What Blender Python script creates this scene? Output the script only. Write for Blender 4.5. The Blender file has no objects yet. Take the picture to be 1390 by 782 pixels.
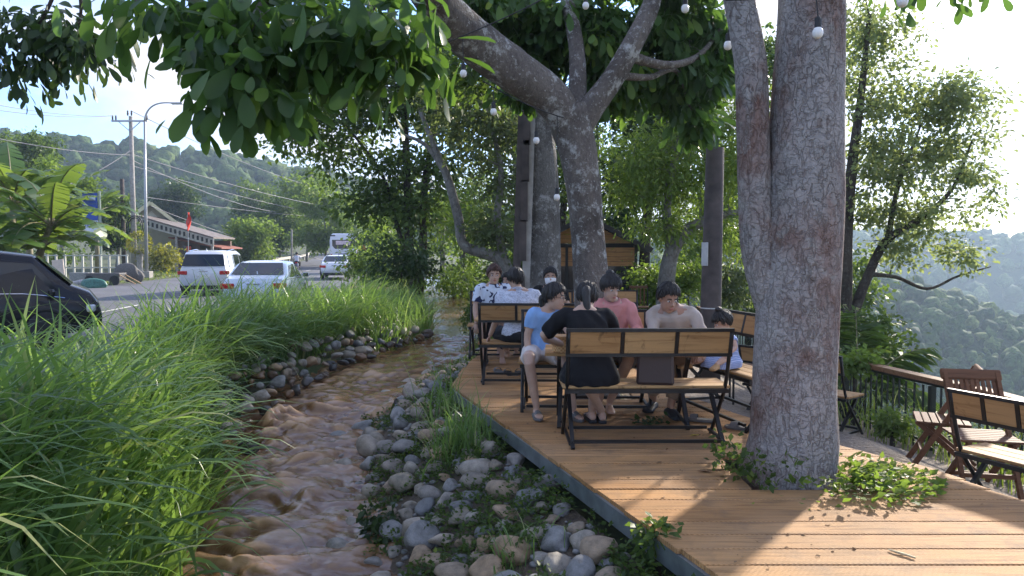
import bpy, math, random
import numpy as np
from mathutils import Vector, Matrix

# ------------------------------------------------------------------ camera, sky, sun, exposure
scene = bpy.context.scene
C = scene.collection
R = math.radians
F_PX, CX, CY, W_PX = 1004.0, 695.0, 391.0, 1390.0     # focal length in photo pixels
CAM = np.array((0.0, 0.0, 1.5))
PITCH = math.atan((CY - 340.0) / F_PX)                  # horizon lies at y = 340
cam_d = bpy.data.cameras.new('camera'); cam_o = bpy.data.objects.new('camera', cam_d); C.objects.link(cam_o)
cam_d.sensor_width = 36.0; cam_d.lens = 36.0 * F_PX / W_PX; cam_d.clip_start = 0.05; cam_d.clip_end = 6000
cam_o.location = CAM; cam_o.rotation_euler = (R(90) - PITCH, 0, 0)
scene.camera = cam_o

SUN_AZ, SUN_EL = 37.0, 24.0                             # degrees to the right of +Y, above the horizon
sun_dir = Vector((math.sin(R(SUN_AZ)) * math.cos(R(SUN_EL)), math.cos(R(SUN_AZ)) * math.cos(R(SUN_EL)), math.sin(R(SUN_EL))))
sun_d = bpy.data.lights.new('sun', 'SUN'); sun_o = bpy.data.objects.new('sun', sun_d); C.objects.link(sun_o)
sun_d.energy = 2.0; sun_d.angle = R(2.6); sun_d.color = (1.0, 0.90, 0.76)
sun_o.rotation_euler = sun_dir.to_track_quat('Z', 'Y').to_euler()
sun_o.location = (20, 26, 20)

world = bpy.data.worlds.new('World'); scene.world = world; world.use_nodes = True
wt = world.node_tree; wn = wt.nodes; wl = wt.links; wn.clear()
def wnode(t, **k):
    n = wn.new(t)
    for a, b in k.items(): setattr(n, a, b)
    return n
sky = wnode('ShaderNodeTexSky', sky_type='NISHITA', sun_disc=False)
sky.sun_elevation = R(SUN_EL); sky.sun_rotation = R(SUN_AZ); sky.air_density = 1.0; sky.dust_density = 0.6; sky.ozone_density = 2.0
tc = wnode('ShaderNodeTexCoord')
mp = wnode('ShaderNodeMapping'); mp.inputs['Scale'].default_value = (1.0, 1.0, 2.6); mp.inputs['Location'].default_value = (0.9, 0.35, 0.2)
nz = wnode('ShaderNodeTexNoise'); nz.inputs['Scale'].default_value = 2.6; nz.inputs['Detail'].default_value = 7; nz.inputs['Roughness'].default_value = 0.55
rp = wnode('ShaderNodeValToRGB'); rp.color_ramp.elements[0].position = 0.44; rp.color_ramp.elements[1].position = 0.60
# thin cloud is brightest where it stands before the sun
dt = wnode('ShaderNodeVectorMath', operation='DOT_PRODUCT'); dt.inputs[1].default_value = tuple(sun_dir)
pw = wnode('ShaderNodeMath', operation='POWER'); pw.inputs[1].default_value = 60.0; pw.use_clamp = True
mr = wnode('ShaderNodeMath', operation='MULTIPLY_ADD'); mr.inputs[1].default_value = 9.0; mr.inputs[2].default_value = 1.95
cl = wnode('ShaderNodeVectorMath', operation='SCALE'); cl.inputs[0].default_value = (0.97, 0.95, 1.0)
mx = wnode('ShaderNodeMix', data_type='RGBA')
bg = wnode('ShaderNodeBackground'); bg.inputs['Strength'].default_value = 0.12
wo = wnode('ShaderNodeOutputWorld')
wl.new(tc.outputs['Generated'], mp.inputs['Vector']); wl.new(mp.outputs['Vector'], nz.inputs['Vector'])
wl.new(nz.outputs['Fac'], rp.inputs['Fac']); wl.new(tc.outputs['Generated'], dt.inputs[0])
wl.new(dt.outputs['Value'], pw.inputs[0]); wl.new(pw.outputs[0], mr.inputs[0]); wl.new(mr.outputs[0], cl.inputs['Scale'])
wl.new(rp.outputs['Color'], mx.inputs['Factor']); dm = wnode('ShaderNodeVectorMath', operation='MULTIPLY'); dm.inputs[1].default_value = (.36, .45, .66); wl.new(sky.outputs['Color'], dm.inputs[0]); wl.new(dm.outputs['Vector'], mx.inputs['A']); wl.new(cl.outputs['Vector'], mx.inputs['B'])
wl.new(mx.outputs['Result'], bg.inputs['Color']); wl.new(bg.outputs['Background'], wo.inputs['Surface'])

vs = scene.view_settings
vs.view_transform = 'Standard'; vs.look = 'None'; vs.gamma = 1.0; vs.use_curve_mapping = False
vs.exposure = 2.48
cy = scene.cycles
cy.use_light_tree = False; cy.max_bounces = 7; cy.diffuse_bounces = 4; cy.glossy_bounces = 3; cy.transmission_bounces = 4; cy.transparent_max_bounces = 12
cy.volume_bounces = 0; cy.caustics_reflective = False; cy.caustics_refractive = False
cy.use_denoising = True; cy.sample_clamp_indirect = 6.0

# ------------------------------------------------------------------ helpers
rng = np.random.default_rng(7); random.seed(7)
PI = math.pi
_F = np.array((0, math.cos(PITCH), -math.sin(PITCH))); _U = np.array((0, math.sin(PITCH), math.cos(PITCH))); _R = np.array((1.0, 0, 0))
def ray(px, py): return _F + (px - CX) / F_PX * _R + (CY - py) / F_PX * _U
def P(px, py, Y):                       # the point at distance Y that the photograph shows at a pixel
    d = ray(px, py); return CAM + d * (Y / d[1])
def G(px, py, z=0.0):                   # the point on the level z
    d = ray(px, py); return CAM + d * ((z - CAM[2]) / d[2])

def lin(c):                             # sRGB 0-255 to linear
    return tuple(((v / 255) / 12.92 if v / 255 <= 0.04045 else ((v / 255 + 0.055) / 1.055) ** 2.4) for v in c)

MATS = {}
class N:                                # tiny node helper
    def __init__(s, name):
        s.m = bpy.data.materials.new(name); s.m.use_nodes = True
        s.t = s.m.node_tree; s.n = s.t.nodes; s.l = s.t.links
        s.b = s.n['Principled BSDF']; s.out = s.n['Material Output']
    def new(s, t, **k):
        x = s.n.new(t)
        for a, v in k.items(): setattr(x, a, v)
        return x
    def coord(s, kind='Object', scale=(1, 1, 1), rot=(0, 0, 0)):
        c = s.new('ShaderNodeTexCoord'); m = s.new('ShaderNodeMapping')
        m.inputs['Scale'].default_value = scale; m.inputs['Rotation'].default_value = rot
        s.l.new(c.outputs[kind], m.inputs['Vector']); return m.outputs['Vector']
    def world(s, scale=(1, 1, 1), rot=(0, 0, 0)):
        c = s.new('ShaderNodeNewGeometry'); m = s.new('ShaderNodeMapping')
        m.inputs['Scale'].default_value = scale; m.inputs['Rotation'].default_value = rot
        s.l.new(c.outputs['Position'], m.inputs['Vector']); return m.outputs['Vector']
    def noise(s, vec, scale=5, detail=4, rough=0.55, dist=0.0):
        x = s.new('ShaderNodeTexNoise'); x.inputs['Scale'].default_value = scale; x.inputs['Detail'].default_value = detail
        x.inputs['Roughness'].default_value = rough; x.inputs['Distortion'].default_value = dist
        if vec is not None: s.l.new(vec, x.inputs['Vector'])
        return x.outputs['Fac']
    def ramp(s, fac, stops):
        x = s.new('ShaderNodeValToRGB'); e = x.color_ramp.elements
        while len(e) < len(stops): e.new(0.5)
        for el, (p, c) in zip(e, stops):
            el.position = p; el.color = (*c, 1) if not isinstance(c, float) else (c, c, c, 1)
        s.l.new(fac, x.inputs['Fac']); return x.outputs['Color']
    def mix(s, fac, a, b, mode='MIX'):
        x = s.new('ShaderNodeMix', data_type='RGBA', blend_type=mode)
        for sock, v in (('Factor', fac), ('A', a), ('B', b)):
            if isinstance(v, (int, float)): x.inputs[sock].default_value = v
            elif isinstance(v, tuple): x.inputs[sock].default_value = (*v, 1)
            else: s.l.new(v, x.inputs[sock])
        return x.outputs['Result']
    def math(s, op, a, b=None):
        x = s.new('ShaderNodeMath', operation=op)
        for i, v in enumerate((a, b)):
            if v is None: continue
            if isinstance(v, (int, float)): x.inputs[i].default_value = v
            else: s.l.new(v, x.inputs[i])
        return x.outputs[0]
    def bump(s, h, strength=0.3, dist=0.02):
        x = s.new('ShaderNodeBump'); x.inputs['Strength'].default_value = strength; x.inputs['Distance'].default_value = dist
        s.l.new(h, x.inputs['Height']); s.l.new(x.outputs['Normal'], s.b.inputs['Normal']); return x.outputs['Normal']
    def base(s, v):
        if isinstance(v, tuple): s.b.inputs['Base Color'].default_value = (*v, 1)
        else: s.l.new(v, s.b.inputs['Base Color'])
        return s
    def set(s, **k):
        for a, v in k.items(): s.b.inputs[a.replace('_', ' ')].default_value = v
        return s
    def rand(s): return s.new('ShaderNodeObjectInfo').outputs['Random']
    def attr(s, name='tint'): return s.new('ShaderNodeAttribute', attribute_name=name).outputs['Fac']

def simple(name, col, rough=0.6, metal=0.0, var=0.12, scale=14.0, bump=0.0):
    if name in MATS: return MATS[name]
    k = N(name); v = k.coord('Object'); f = k.noise(v, scale, 4)
    lo = tuple(c * (1 - var) for c in col); hi = tuple(min(1, c * (1 + var)) for c in col)
    k.base(k.ramp(f, [(0.3, lo), (0.7, hi)])); k.set(Roughness=rough, Metallic=metal)
    if bump: k.bump(f, bump, 0.01)
    MATS[name] = k.m; return k.m

def leafmat(name, dark, light, trans=0.45, rough=0.45, yellow=None, spec=0.4):
    if name in MATS: return MATS[name]
    k = N(name); a = k.attr('tint')
    stops = [(0.0, dark), (0.75, light)] + ([(1.0, yellow)] if yellow else [])
    col = k.ramp(a, stops)
    k.base(col); k.set(Roughness=rough); k.b.inputs['Specular IOR Level'].default_value = spec
    tr = k.new('ShaderNodeBsdfTranslucent'); mxs = k.new('ShaderNodeMixShader'); mxs.inputs[0].default_value = trans
    tcol = k.mix(0.5, col, tuple(min(1, c * f) for c, f in zip(light, (2.0, 1.9, 0.9))))
    k.l.new(tcol, tr.inputs['Color']); k.l.new(k.b.outputs[0], mxs.inputs[1]); k.l.new(tr.outputs[0], mxs.inputs[2])
    k.l.new(mxs.outputs[0], k.out.inputs['Surface']); MATS[name] = k.m; return k.m

class MB:                               # collects geometry for one mesh object
    def __init__(s): s.v = []; s.f = []; s.n = 0; s.mi = []
    def add(s, v, f, mi=0):
        v = np.asarray(v, float).reshape(-1, 3)
        for q in f: s.f.append(tuple(int(i) + s.n for i in q)); s.mi.append(mi)
        s.v.append(v); s.n += len(v); return s
    def box(s, c, d, rz=0.0, rot=None, mi=0, taper=1.0, bev=0.0):
        hx, hy, hz = d[0] / 2, d[1] / 2, d[2] / 2
        if bev > 0:
            b = min(bev, hx * .9, hy * .9, hz * .9); vs_ = []
            for sz in (-1, 1):
                for lev in ((1, 0), (0, 1)) if sz < 0 else ((0, 1), (1, 0)):
                    ins = .55 * b if lev[0] else 0; z = sz * (hz if lev[0] else hz - b)
                    for sx, sy in ((-1, -1), (1, -1), (1, 1), (-1, 1)):
                        a1 = (sx * (hx - b), sy * (hy - ins), z); a2 = (sx * (hx - ins), sy * (hy - b), z)
                        vs_ += [a2, a1] if sx == sy else [a1, a2]
            v = np.array(vs_); f = []
            for L in range(3):
                for i in range(8): f.append((L * 8 + i, L * 8 + (i + 1) % 8, (L + 1) * 8 + (i + 1) % 8, (L + 1) * 8 + i))
            f.append(tuple(range(7, -1, -1))); f.append(tuple(range(24, 32)))
        else:
            v = np.array([(-hx, -hy, -hz), (hx, -hy, -hz), (hx, hy, -hz), (-hx, hy, -hz), (-hx, -hy, hz), (hx, -hy, hz), (hx, hy, hz), (-hx, hy, hz)])
            f = [(3, 2, 1, 0), (4, 5, 6, 7), (0, 1, 5, 4), (1, 2, 6, 5), (2, 3, 7, 6), (3, 0, 4, 7)]
        v = v.astype(float); v[v[:, 2] > 0, :2] *= taper
        M = rot if rot is not None else Matrix.Rotation(rz, 3, 'Z')
        v = v @ np.array(M).T + np.array(c); return s.add(v, f, mi)
    def bar(s, a, b, w, h=None, mi=0, up=(0, 0, 1)):          # square bar from a to b
        a = Vector(a); b = Vector(b); d = b - a; L = d.length; h = h or w
        y = d.normalized(); u = Vector(up)
        if abs(y.dot(u)) > .98: u = Vector((1, 0, 0))
        x = y.cross(u).normalized(); z = x.cross(y)
        return s.box((a + b) / 2, (w, L, h), rot=Matrix((x, y, z)).transposed(), mi=mi)
    def tube(s, pts, rad, seg=8, mi=0, cap=True, noise=0.0, seed=0):
        pts = np.asarray(pts, float); n = len(pts); rad = np.broadcast_to(np.asarray(rad, float), (n,))
        T = np.gradient(pts, axis=0); T /= np.linalg.norm(T, axis=1)[:, None] + 1e-9
        u = np.array((0.0, 0, 1)) if abs(T[0][2]) < .9 else np.array((1.0, 0, 0))
        x = np.cross(T[0], u); x /= np.linalg.norm(x); V = []
        rg = np.random.default_rng(seed) if noise else None
        ph = rg.uniform(0, 6.28, (3,)) if noise else None
        an = np.linspace(0, 2 * PI, seg, endpoint=False)
        for i in range(n):
            x = x - T[i] * x.dot(T[i]); x /= np.linalg.norm(x) + 1e-9; y = np.cross(T[i], x)
            rr = np.full(seg, rad[i])
            if noise: rr = rr * (1 + noise * (np.sin(2 * an + ph[0] + i * .35) * .5 + np.sin(3 * an + ph[1] - i * .22) * .35 + np.sin(5 * an + ph[2] + i * .5) * .25 + rg.normal(0, .18, seg)))
            V.append(pts[i] + np.outer(np.cos(an) * rr, x) + np.outer(np.sin(an) * rr, y))
        f = []
        for i in range(n - 1):
            for j in range(seg): f.append((i * seg + j, i * seg + (j + 1) % seg, (i + 1) * seg + (j + 1) % seg, (i + 1) * seg + j))
        if cap: f.append(tuple(range(seg - 1, -1, -1))); f.append(tuple((n - 1) * seg + j for j in range(seg)))
        return s.add(np.concatenate(V), f, mi)
    def loft(s, rings, cap=True, mi=0, closed=True):           # rings: list of (k,3) arrays
        k = len(rings[0]); f = []
        for i in range(len(rings) - 1):
            for j in range(k if closed else k - 1): f.append((i * k + j, i * k + (j + 1) % k, (i + 1) * k + (j + 1) % k, (i + 1) * k + j))
        if cap: f.append(tuple(range(k - 1, -1, -1))); f.append(tuple((len(rings) - 1) * k + j for j in range(k)))
        return s.add(np.concatenate([np.asarray(r, float) for r in rings]), f, mi)
    def prism(s, poly, axis, lo, hi, mi=0):                    # polygon of 2-D points swept along an axis
        poly = np.asarray(poly, float); n = len(poly); o = [i for i in range(3) if i != axis]
        V = np.zeros((2 * n, 3)); V[:n, o] = poly; V[n:, o] = poly; V[:n, axis] = lo; V[n:, axis] = hi
        f = [tuple(range(n - 1, -1, -1)), tuple(range(n, 2 * n))] + [(j, (j + 1) % n, n + (j + 1) % n, n + j) for j in range(n)]
        return s.add(V, f, mi)
    def lathe(s, prof, seg=16, c=(0, 0, 0), mi=0):             # prof: (r, z)
        an = np.linspace(0, 2 * PI, seg, endpoint=False)
        return s.loft([np.stack([np.cos(an) * r + c[0], np.sin(an) * r + c[1], np.full(seg, z + c[2])], 1) for r, z in prof], mi=mi)
    def ell(s, c, r, seg=14, rings=9, rot=None, mi=0):
        an = np.linspace(0, 2 * PI, seg, endpoint=False); V = []
        for t in np.linspace(-PI / 2 + .12, PI / 2 - .12, rings):
            V.append(np.stack([np.cos(an) * math.cos(t) * r[0], np.sin(an) * math.cos(t) * r[1], np.full(seg, math.sin(t) * r[2])], 1))
        V = [v @ np.array(rot).T + np.array(c) if rot is not None else v + np.array(c) for v in V]
        return s.loft(V, mi=mi)
    def mesh(s, name, mats, smooth=False):
        me = bpy.data.meshes.new(name); me.from_pydata(np.concatenate(s.v).tolist() if s.v else [], [], s.f)
        for m in (mats if isinstance(mats, (list, tuple)) else [mats]): me.materials.append(m)
        if len(me.materials) > 1: me.polygons.foreach_set('material_index', s.mi)
        if smooth: me.polygons.foreach_set('use_smooth', [True] * len(me.polygons))
        me.update(); return me
    def obj(s, name, mats, parent=None, smooth=False, **k):
        return link(name, s.mesh(name, mats, smooth), parent, **k)

def fastmesh(name, V, Fq, mat, tint=None, smooth=False):       # numpy verts and faces of one size
    me = bpy.data.meshes.new(name); n = len(Fq); k = Fq.shape[1]
    me.vertices.add(len(V)); me.vertices.foreach_set('co', np.ascontiguousarray(V, np.float32).ravel())
    me.loops.add(n * k); me.loops.foreach_set('vertex_index', np.ascontiguousarray(Fq, np.int32).ravel())
    me.polygons.add(n); me.polygons.foreach_set('loop_start', np.arange(0, n * k, k, dtype=np.int32))
    if smooth: me.polygons.foreach_set('use_smooth', np.ones(n, bool))
    if tint is not None:
        a = me.attributes.new('tint', 'FLOAT', 'POINT'); a.data.foreach_set('value', np.ascontiguousarray(tint, np.float32))
    me.materials.append(mat); me.update(calc_edges=True); me.validate(); return me

def link(name, data, parent=None, loc=None, rz=None, label=None, cat=None, group=None, kind=None):
    o = bpy.data.objects.new(name, data); C.objects.link(o)
    if parent: o.parent = parent
    if loc is not None: o.location = tuple(float(x) for x in loc)
    if rz is not None: o.rotation_euler = (0, 0, rz)
    return tag(o, label, cat, group, kind)
def tag(o, label=None, cat=None, group=None, kind=None):
    for k, v in (('label', label), ('category', cat), ('group', group), ('kind', kind)):
        if v: o[k] = v
    return o
def thing(name, label, cat, loc=(0, 0, 0), rz=0.0, group=None):
    return link(name, None, None, loc, rz, label, cat, group)
def dup(root, loc, rz, label, group=None):
    r = root.copy(); C.objects.link(r); r.location = tuple(loc); r.rotation_euler = (0, 0, rz); r['label'] = label
    if group: r['group'] = group
    for ch in list(root.children):
        c = ch.copy(); C.objects.link(c); c.parent = r
        for g in list(ch.children):
            d = g.copy(); C.objects.link(d); d.parent = c
    return r

def vnoise(x, y, seed=0):               # smooth value noise on arrays
    r_ = np.random.default_rng(seed).random((64, 64)); x = np.asarray(x, float); y = np.asarray(y, float)
    xi = np.floor(x).astype(int); yi = np.floor(y).astype(int); fx = x - xi; fy = y - yi
    fx = fx * fx * (3 - 2 * fx); fy = fy * fy * (3 - 2 * fy); g = lambda a, b: r_[a % 64, b % 64]
    return (g(xi, yi) * (1 - fx) + g(xi + 1, yi) * fx) * (1 - fy) + (g(xi, yi + 1) * (1 - fx) + g(xi + 1, yi + 1) * fx) * fy
def fbm(x, y, seed=0, o=4):
    return sum(vnoise(np.asarray(x) * 2 ** i, np.asarray(y) * 2 ** i, seed + i) * .5 ** (i + 1) for i in range(o))
# ------------------------------------------------------------------ the lie of the land
ip = lambda y, xs, vs_: np.interp(y, xs, vs_)
WY = [-2, 4.95, 6.84, 8.43, 9.36, 10.7, 12.7, 15.9, 20, 27, 40]
def water_l(y): return ip(y, WY, [-1.1, -2.1, -2.58, -3.02, -3.0, -2.93, -2.5, -1.72, -2.0, -2.7, -4.5])
def water_r(y): return ip(y, WY, [-.36, -1.34, -1.80, -2.10, -2.12, -1.74, -1.26, -.84, -1.20, -1.9, -3.7])
def water_z(y): return ip(y, [-2, 4, 7.9, 8.5, 9.4, 10.2, 13, 20, 40], [-.78, -.72, -.66, -.60, -.46, -.43, -.38, -.26, .1])
def deck_l(y): return ip(y, [2.0, 3.69, 8.1, 9.13, 10.76, 14.0], [1.41, .83, -.66, -.64, -.48, -.1])
def deck_r(y): return ip(y, [2.0, 4.4, 5.05, 5.73, 7.7, 11.0, 14.0], [3.9, 3.10, 2.86, 2.5, 1.72, 1.35, 1.2])
def rail_x(y): return ip(y, [-2, 4, 7.7, 8.65, 16, 24], [5.8, 5.15, 4.9, 4.62, 4.0, 3.6])
def road_r(y): return ip(y, [-30, -5, 12, 25, 45, 72, 106, 150, 220], [-2.2, -3.6, -4.7, -6.3, -9.3, -13.6, -20, -30, -52])
def road_l(y): return ip(y, [-30, 0, 15, 34, 50, 106, 150, 220], [-14, -16, -18, -20.3, -22.3, -29, -38, -59])
def road_z(y): return ip(y, [-30, 40, 80, 110, 150, 220], [-.30, -.30, -.25, .2, 1.6, 4.5])
def sst(t): t = np.clip(t, 0, 1); return t * t * (3 - 2 * t)
def H(x, y):
    x = np.asarray(x, float); y = np.asarray(y, float)
    wl_, wr, wz = water_l(y), water_r(y), water_z(y); dl, dr, rx = deck_l(y), deck_r(y), rail_x(y)
    rz = road_z(y) - .035
    far = sst((y - 12) / 6)                                     # beyond the deck the land is level
    bank_r = -.24 * (1 - far) + -.08 * far
    z = np.where(x > wr, wz - .16 + (bank_r - wz + .16) * sst((x - wr) / np.maximum(dl - wr, .5)), wz - .25)
    lb = -.22
    z = np.where(x < wl_, wz - .2 + (lb - wz + .2) * sst((wl_ - x) / .75), z)
    rr, rl = road_r(y), road_l(y)
    t = sst((wl_ - 1.0 - x) / np.maximum(.6, (wl_ - 1.0 - rr) * .8)); z = np.where(x < wl_ - .9, lb + (rz - lb) * t, z)
    z = np.where(x < rl, rz + .10 * sst((rl - x) / 1.5) + .012 * np.clip(rl - x - 3, 0, 400), z)
    under = (x > dl) & (x < dr); z = np.where(under, np.where(y < 12, -.3, bank_r), z)
    w = np.maximum(rx - dr, .3); t = np.clip((x - dr) / w, 0, 1)
    zr = -.22 - .22 * sst(t * 2) - .33 * sst(t * 2 - 1); zr = zr * (1 - far * .45)
    z = np.where(x >= dr, zr, z)
    drop = np.clip(x - rx - .5, 0, None)
    zv = -1.0 * np.clip(drop, 0, 1.2) - .72 * np.clip(drop - 1.2, 0, 70) - .1 * np.clip(drop - 70, 0, 120)
    z = z + np.where(x > rx, np.maximum(zv, -62), 0)
    return z

k = N('earth'); v = k.world(); f1 = k.noise(v, 1.3, 6, .6); f2 = k.noise(v, 14, 5, .6)
c1 = k.ramp(f1, [(.30, (.085, .065, .042)), (.42, (.07, .075, .03)), (.6, (.050, .085, .022))])
c2 = k.ramp(f2, [(.3, (.55, .55, .55)), (.7, (1.25, 1.2, 1.15))])
k.base(k.mix(1.0, c1, c2, 'MULTIPLY')); k.set(Roughness=.95); k.bump(f2, .5, .03); M_EARTH = k.m
k = N('gravelly_soil'); v = k.world(); f1 = k.noise(v, 2.2, 6, .65); f2 = k.noise(v, 34, 5, .65)
vo = k.new('ShaderNodeTexVoronoi'); vo.inputs['Scale'].default_value = 16; k.l.new(v, vo.inputs['Vector'])
k.base(k.mix(1.0, k.ramp(f1, [(.3, (.15, .115, .085)), (.7, (.27, .22, .17))]), k.ramp(f2, [(.3, (.5, .5, .5)), (.7, (1.3, 1.3, 1.3))]), 'MULTIPLY'))
k.set(Roughness=.9); k.bump(k.math('ADD', f2, vo.outputs['Distance']), .8, .04); M_GRAVEL = k.m
k = N('asphalt'); v = k.world(); f1 = k.noise(v, .35, 5, .6); f2 = k.noise(v, 60, 3, .6)
k.base(k.mix(1.0, k.ramp(f1, [(.3, (.085, .086, .095)), (.7, (.13, .13, .14))]), k.ramp(f2, [(.3, (.75, .75, .75)), (.7, (1.2, 1.2, 1.2))]), 'MULTIPLY'))
k.set(Roughness=.75); k.bump(f2, .3, .01); M_ASPHALT = k.m

def sheet(name, xs, ys, zf, mats, pick=None, **kw):
    X, Y = np.meshgrid(xs, ys); Z = zf(X, Y); V = np.stack([X, Y, Z], -1).reshape(-1, 3)
    nx, ny = len(xs), len(ys); i = np.arange(nx * ny).reshape(ny, nx)
    Fq = np.stack([i[:-1, :-1], i[:-1, 1:], i[1:, 1:], i[1:, :-1]], -1).reshape(-1, 4)
    me = fastmesh(name, V, Fq, mats[0], smooth=True)
    for m in mats[1:]: me.materials.append(m)
    if pick is not None:
        c = V[Fq].mean(1); me.polygons.foreach_set('material_index', pick(c[:, 0], c[:, 1]).astype(np.int32))
    return link(name, me, **kw)

xs = np.unique(np.concatenate([np.arange(-6, 9, .11), np.arange(-40, -6, 1.0), np.arange(9, 40, 1.0), -40 - np.geomspace(2, 1600, 30), 40 + np.geomspace(2, 1600, 30)]))
ys = np.unique(np.concatenate([np.arange(0, 22, .14), np.arange(-60, 0, 4.0), np.arange(22, 120, 2.0), 120 + np.geomspace(3, 2500, 30)]))
def ground_z(x, y):
    z = H(x, y); near = (np.abs(x) < 14) & (y < 40)
    return z + np.where(near & (x < deck_r(y) + 4), (fbm(x * 1.7, y * 1.7, 3) - .5) * .07, 0)
sheet('ground', xs, ys, ground_z, [M_EARTH, M_GRAVEL], pick=lambda x, y: ((x > deck_r(y) - .2) & (x < rail_x(y) + .3) & (y < 16)), kind='structure')

# road
ys = np.concatenate([np.arange(-30, 60, 3.0), np.arange(60, 222, 5.0)]); V = []; 
for y in ys:
    a, b = road_l(y), road_r(y)
    for t in np.linspace(0, 1, 9): V.append((a + (b - a) * t, y, road_z(y) + .03 * (1 - (2 * t - 1) ** 2)))
n = len(ys); i = np.arange(n * 9).reshape(n, 9)
link('road', fastmesh('road', np.array(V), np.stack([i[:-1, :-1], i[:-1, 1:], i[1:, 1:], i[1:, :-1]], -1).reshape(-1, 4), M_ASPHALT, smooth=True), kind='structure')
M_LINE = simple('road_paint', (.62, .60, .55), .7, var=.3, scale=3)
b = MB()
for y0 in np.arange(14, 120, 7.0):
    for yy0, yy1 in ((y0, y0 + 3.0),):
        m0, m1 = road_l(yy0) * .46 + road_r(yy0) * .54, road_l(yy1) * .46 + road_r(yy1) * .54
        b.add([(m0 - .07, yy0, road_z(yy0) + .036), (m0 + .07, yy0, road_z(yy0) + .036), (m1 + .07, yy1, road_z(yy1) + .036), (m1 - .07, yy1, road_z(yy1) + .036)], [(0, 1, 2, 3)])
b.obj('road_marking', M_LINE, kind='structure')

# ------------------------------------------------------------------ stream
k = N('muddy_water'); v = k.world(); v2 = k.world((.62, 1.15, 1.0), (0, 0, R(12)))
f1 = k.noise(v2, 3.0, 5, .55, .6); f2 = k.noise(v2, 11, 4, .55, .5); f3 = k.noise(v2, 24, 4, .6, .8)
col = k.ramp(f1, [(.34, (.115, .052, .020)), (.5, (.175, .092, .045)), (.68, (.235, .138, .075))])
foam = k.attr('tint')
k.base(k.mix(foam, col, (.58, .37, .19)))
rough = k.math('MULTIPLY_ADD', foam, .25); rough.node.inputs[2].default_value = .025
k.l.new(rough, k.b.inputs['Roughness']); k.set(IOR=1.5)
k.bump(k.math('ADD', k.math('MULTIPLY', f2, .8), k.math('MULTIPLY', f3, .5)), .18, .04); M_WATER = k.m
ys = np.unique(np.concatenate([np.arange(2.8, 10.6, .026), np.arange(10.6, 16, .06), np.arange(16, 40, .3)])); nt = 92
Yg, Tg = np.meshgrid(ys, np.linspace(0, 1, nt), indexing='ij')
a_, b_ = water_l(Yg) - .6, water_r(Yg) + .62; Xg = a_ + (b_ - a_) * Tg; tm = np.clip((Xg - water_l(Yg)) / (water_r(Yg) - water_l(Yg)), 0, 1)
casc = np.exp(-((Yg - 8.9 - .5 * (tm - .5)) / .55) ** 2) * (.25 + .75 * np.exp(-((tm - .25) / .26) ** 2))
ups = np.exp(-((Yg - 6.9) / .9) ** 2) * np.exp(-((tm - .35) / .35) ** 2) * .8 + np.exp(-((Yg - 5.6) / .6) ** 2) * np.exp(-((tm - .3) / .4) ** 2) * .8 + np.exp(-((Yg - 7.7) / .3) ** 2) * np.exp(-((tm - .6) / .3) ** 2) * .8 + np.exp(-((Yg - 11.2) / .7) ** 2) * .7
wx = Xg + .25 * (fbm(Xg * 1.5, Yg * 1.5, 5, 3) - .5) * 2; wy = Yg + .25 * (fbm(Xg * 1.5 + 9, Yg * 1.5, 6, 3) - .5) * 2
sm = lambda f, sd, ax: fbm(wx * f * ax, wy * f, sd, 2) / .75 - .5
w1, w2, w3 = sm(2.6, 21, .55), sm(6.2, 33, .6), sm(14.0, 45, .65)
Zg = water_z(Yg) + w1 * (.040 + .30 * casc + .09 * ups) + w2 * (.062 + .22 * casc + .12 * ups) + w3 * (.036 + .07 * casc + .03 * ups) + .06 * casc
foam = np.clip((w2 * .9 + w3 * .9 + w1 * .4) * 4.0 + .1, 0, 1) * np.clip(.16 + casc * 1.1 + ups * .7, 0, .9)
V = np.stack([Xg, Yg, Zg], -1).reshape(-1, 3); i = np.arange(len(ys) * nt).reshape(len(ys), nt)
link('stream', fastmesh('stream', V, np.stack([i[:-1, :-1], i[:-1, 1:], i[1:, 1:], i[1:, :-1]], -1).reshape(-1, 4), M_WATER, tint=foam.ravel(), smooth=True), kind='structure')

# stones of the banks: one part each, sharing a dozen shapes
def stone_mesh(seed, mat, sub=3, sharp=.0):
    import bmesh
    bm = bmesh.new(); bmesh.ops.create_icosphere(bm, subdivisions=sub, radius=1.0)
    r_ = np.random.default_rng(seed); v = np.array([p.co for p in bm.verts]); d = np.ones(len(v))
    for _ in range(int(r_.integers(6, 13))):
        ax = r_.normal(size=3); ax /= np.linalg.norm(ax); h = v @ ax; d *= 1 - np.clip(h - r_.uniform(.40, .75), 0, 1) * r_.uniform(.4, .95)
    for f_ in (2.3, 4.5): d *= 1 + .05 / f_ * 2 * np.sin(v @ r_.normal(size=3) * f_ + r_.uniform(0, 6)) 
    v = v * d[:, None] * np.array((1.0, r_.uniform(.68, .9), r_.uniform(.5, .72)))
    for p, q in zip(bm.verts, v): p.co = q
    me = bpy.data.meshes.new('stone'); bm.to_mesh(me); bm.free(); me.materials.append(mat)
    me.polygons.foreach_set('use_smooth', [True] * len(me.polygons)); me.update(); return me
k = N('river_stone'); v = k.coord('Object'); rd = k.rand(); f1 = k.noise(v, 2.2, 6, .6); f2 = k.noise(v, 22, 4, .6)
tone = k.ramp(rd, [(0.0, (.14, .15, .16)), (.18, (.26, .262, .262)), (.38, (.33, .30, .255)), (.52, (.22, .195, .155)), (.72, (.36, .25, .15)), (.82, (.18, .185, .19)), (1.0, (.42, .36, .29))])
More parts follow.
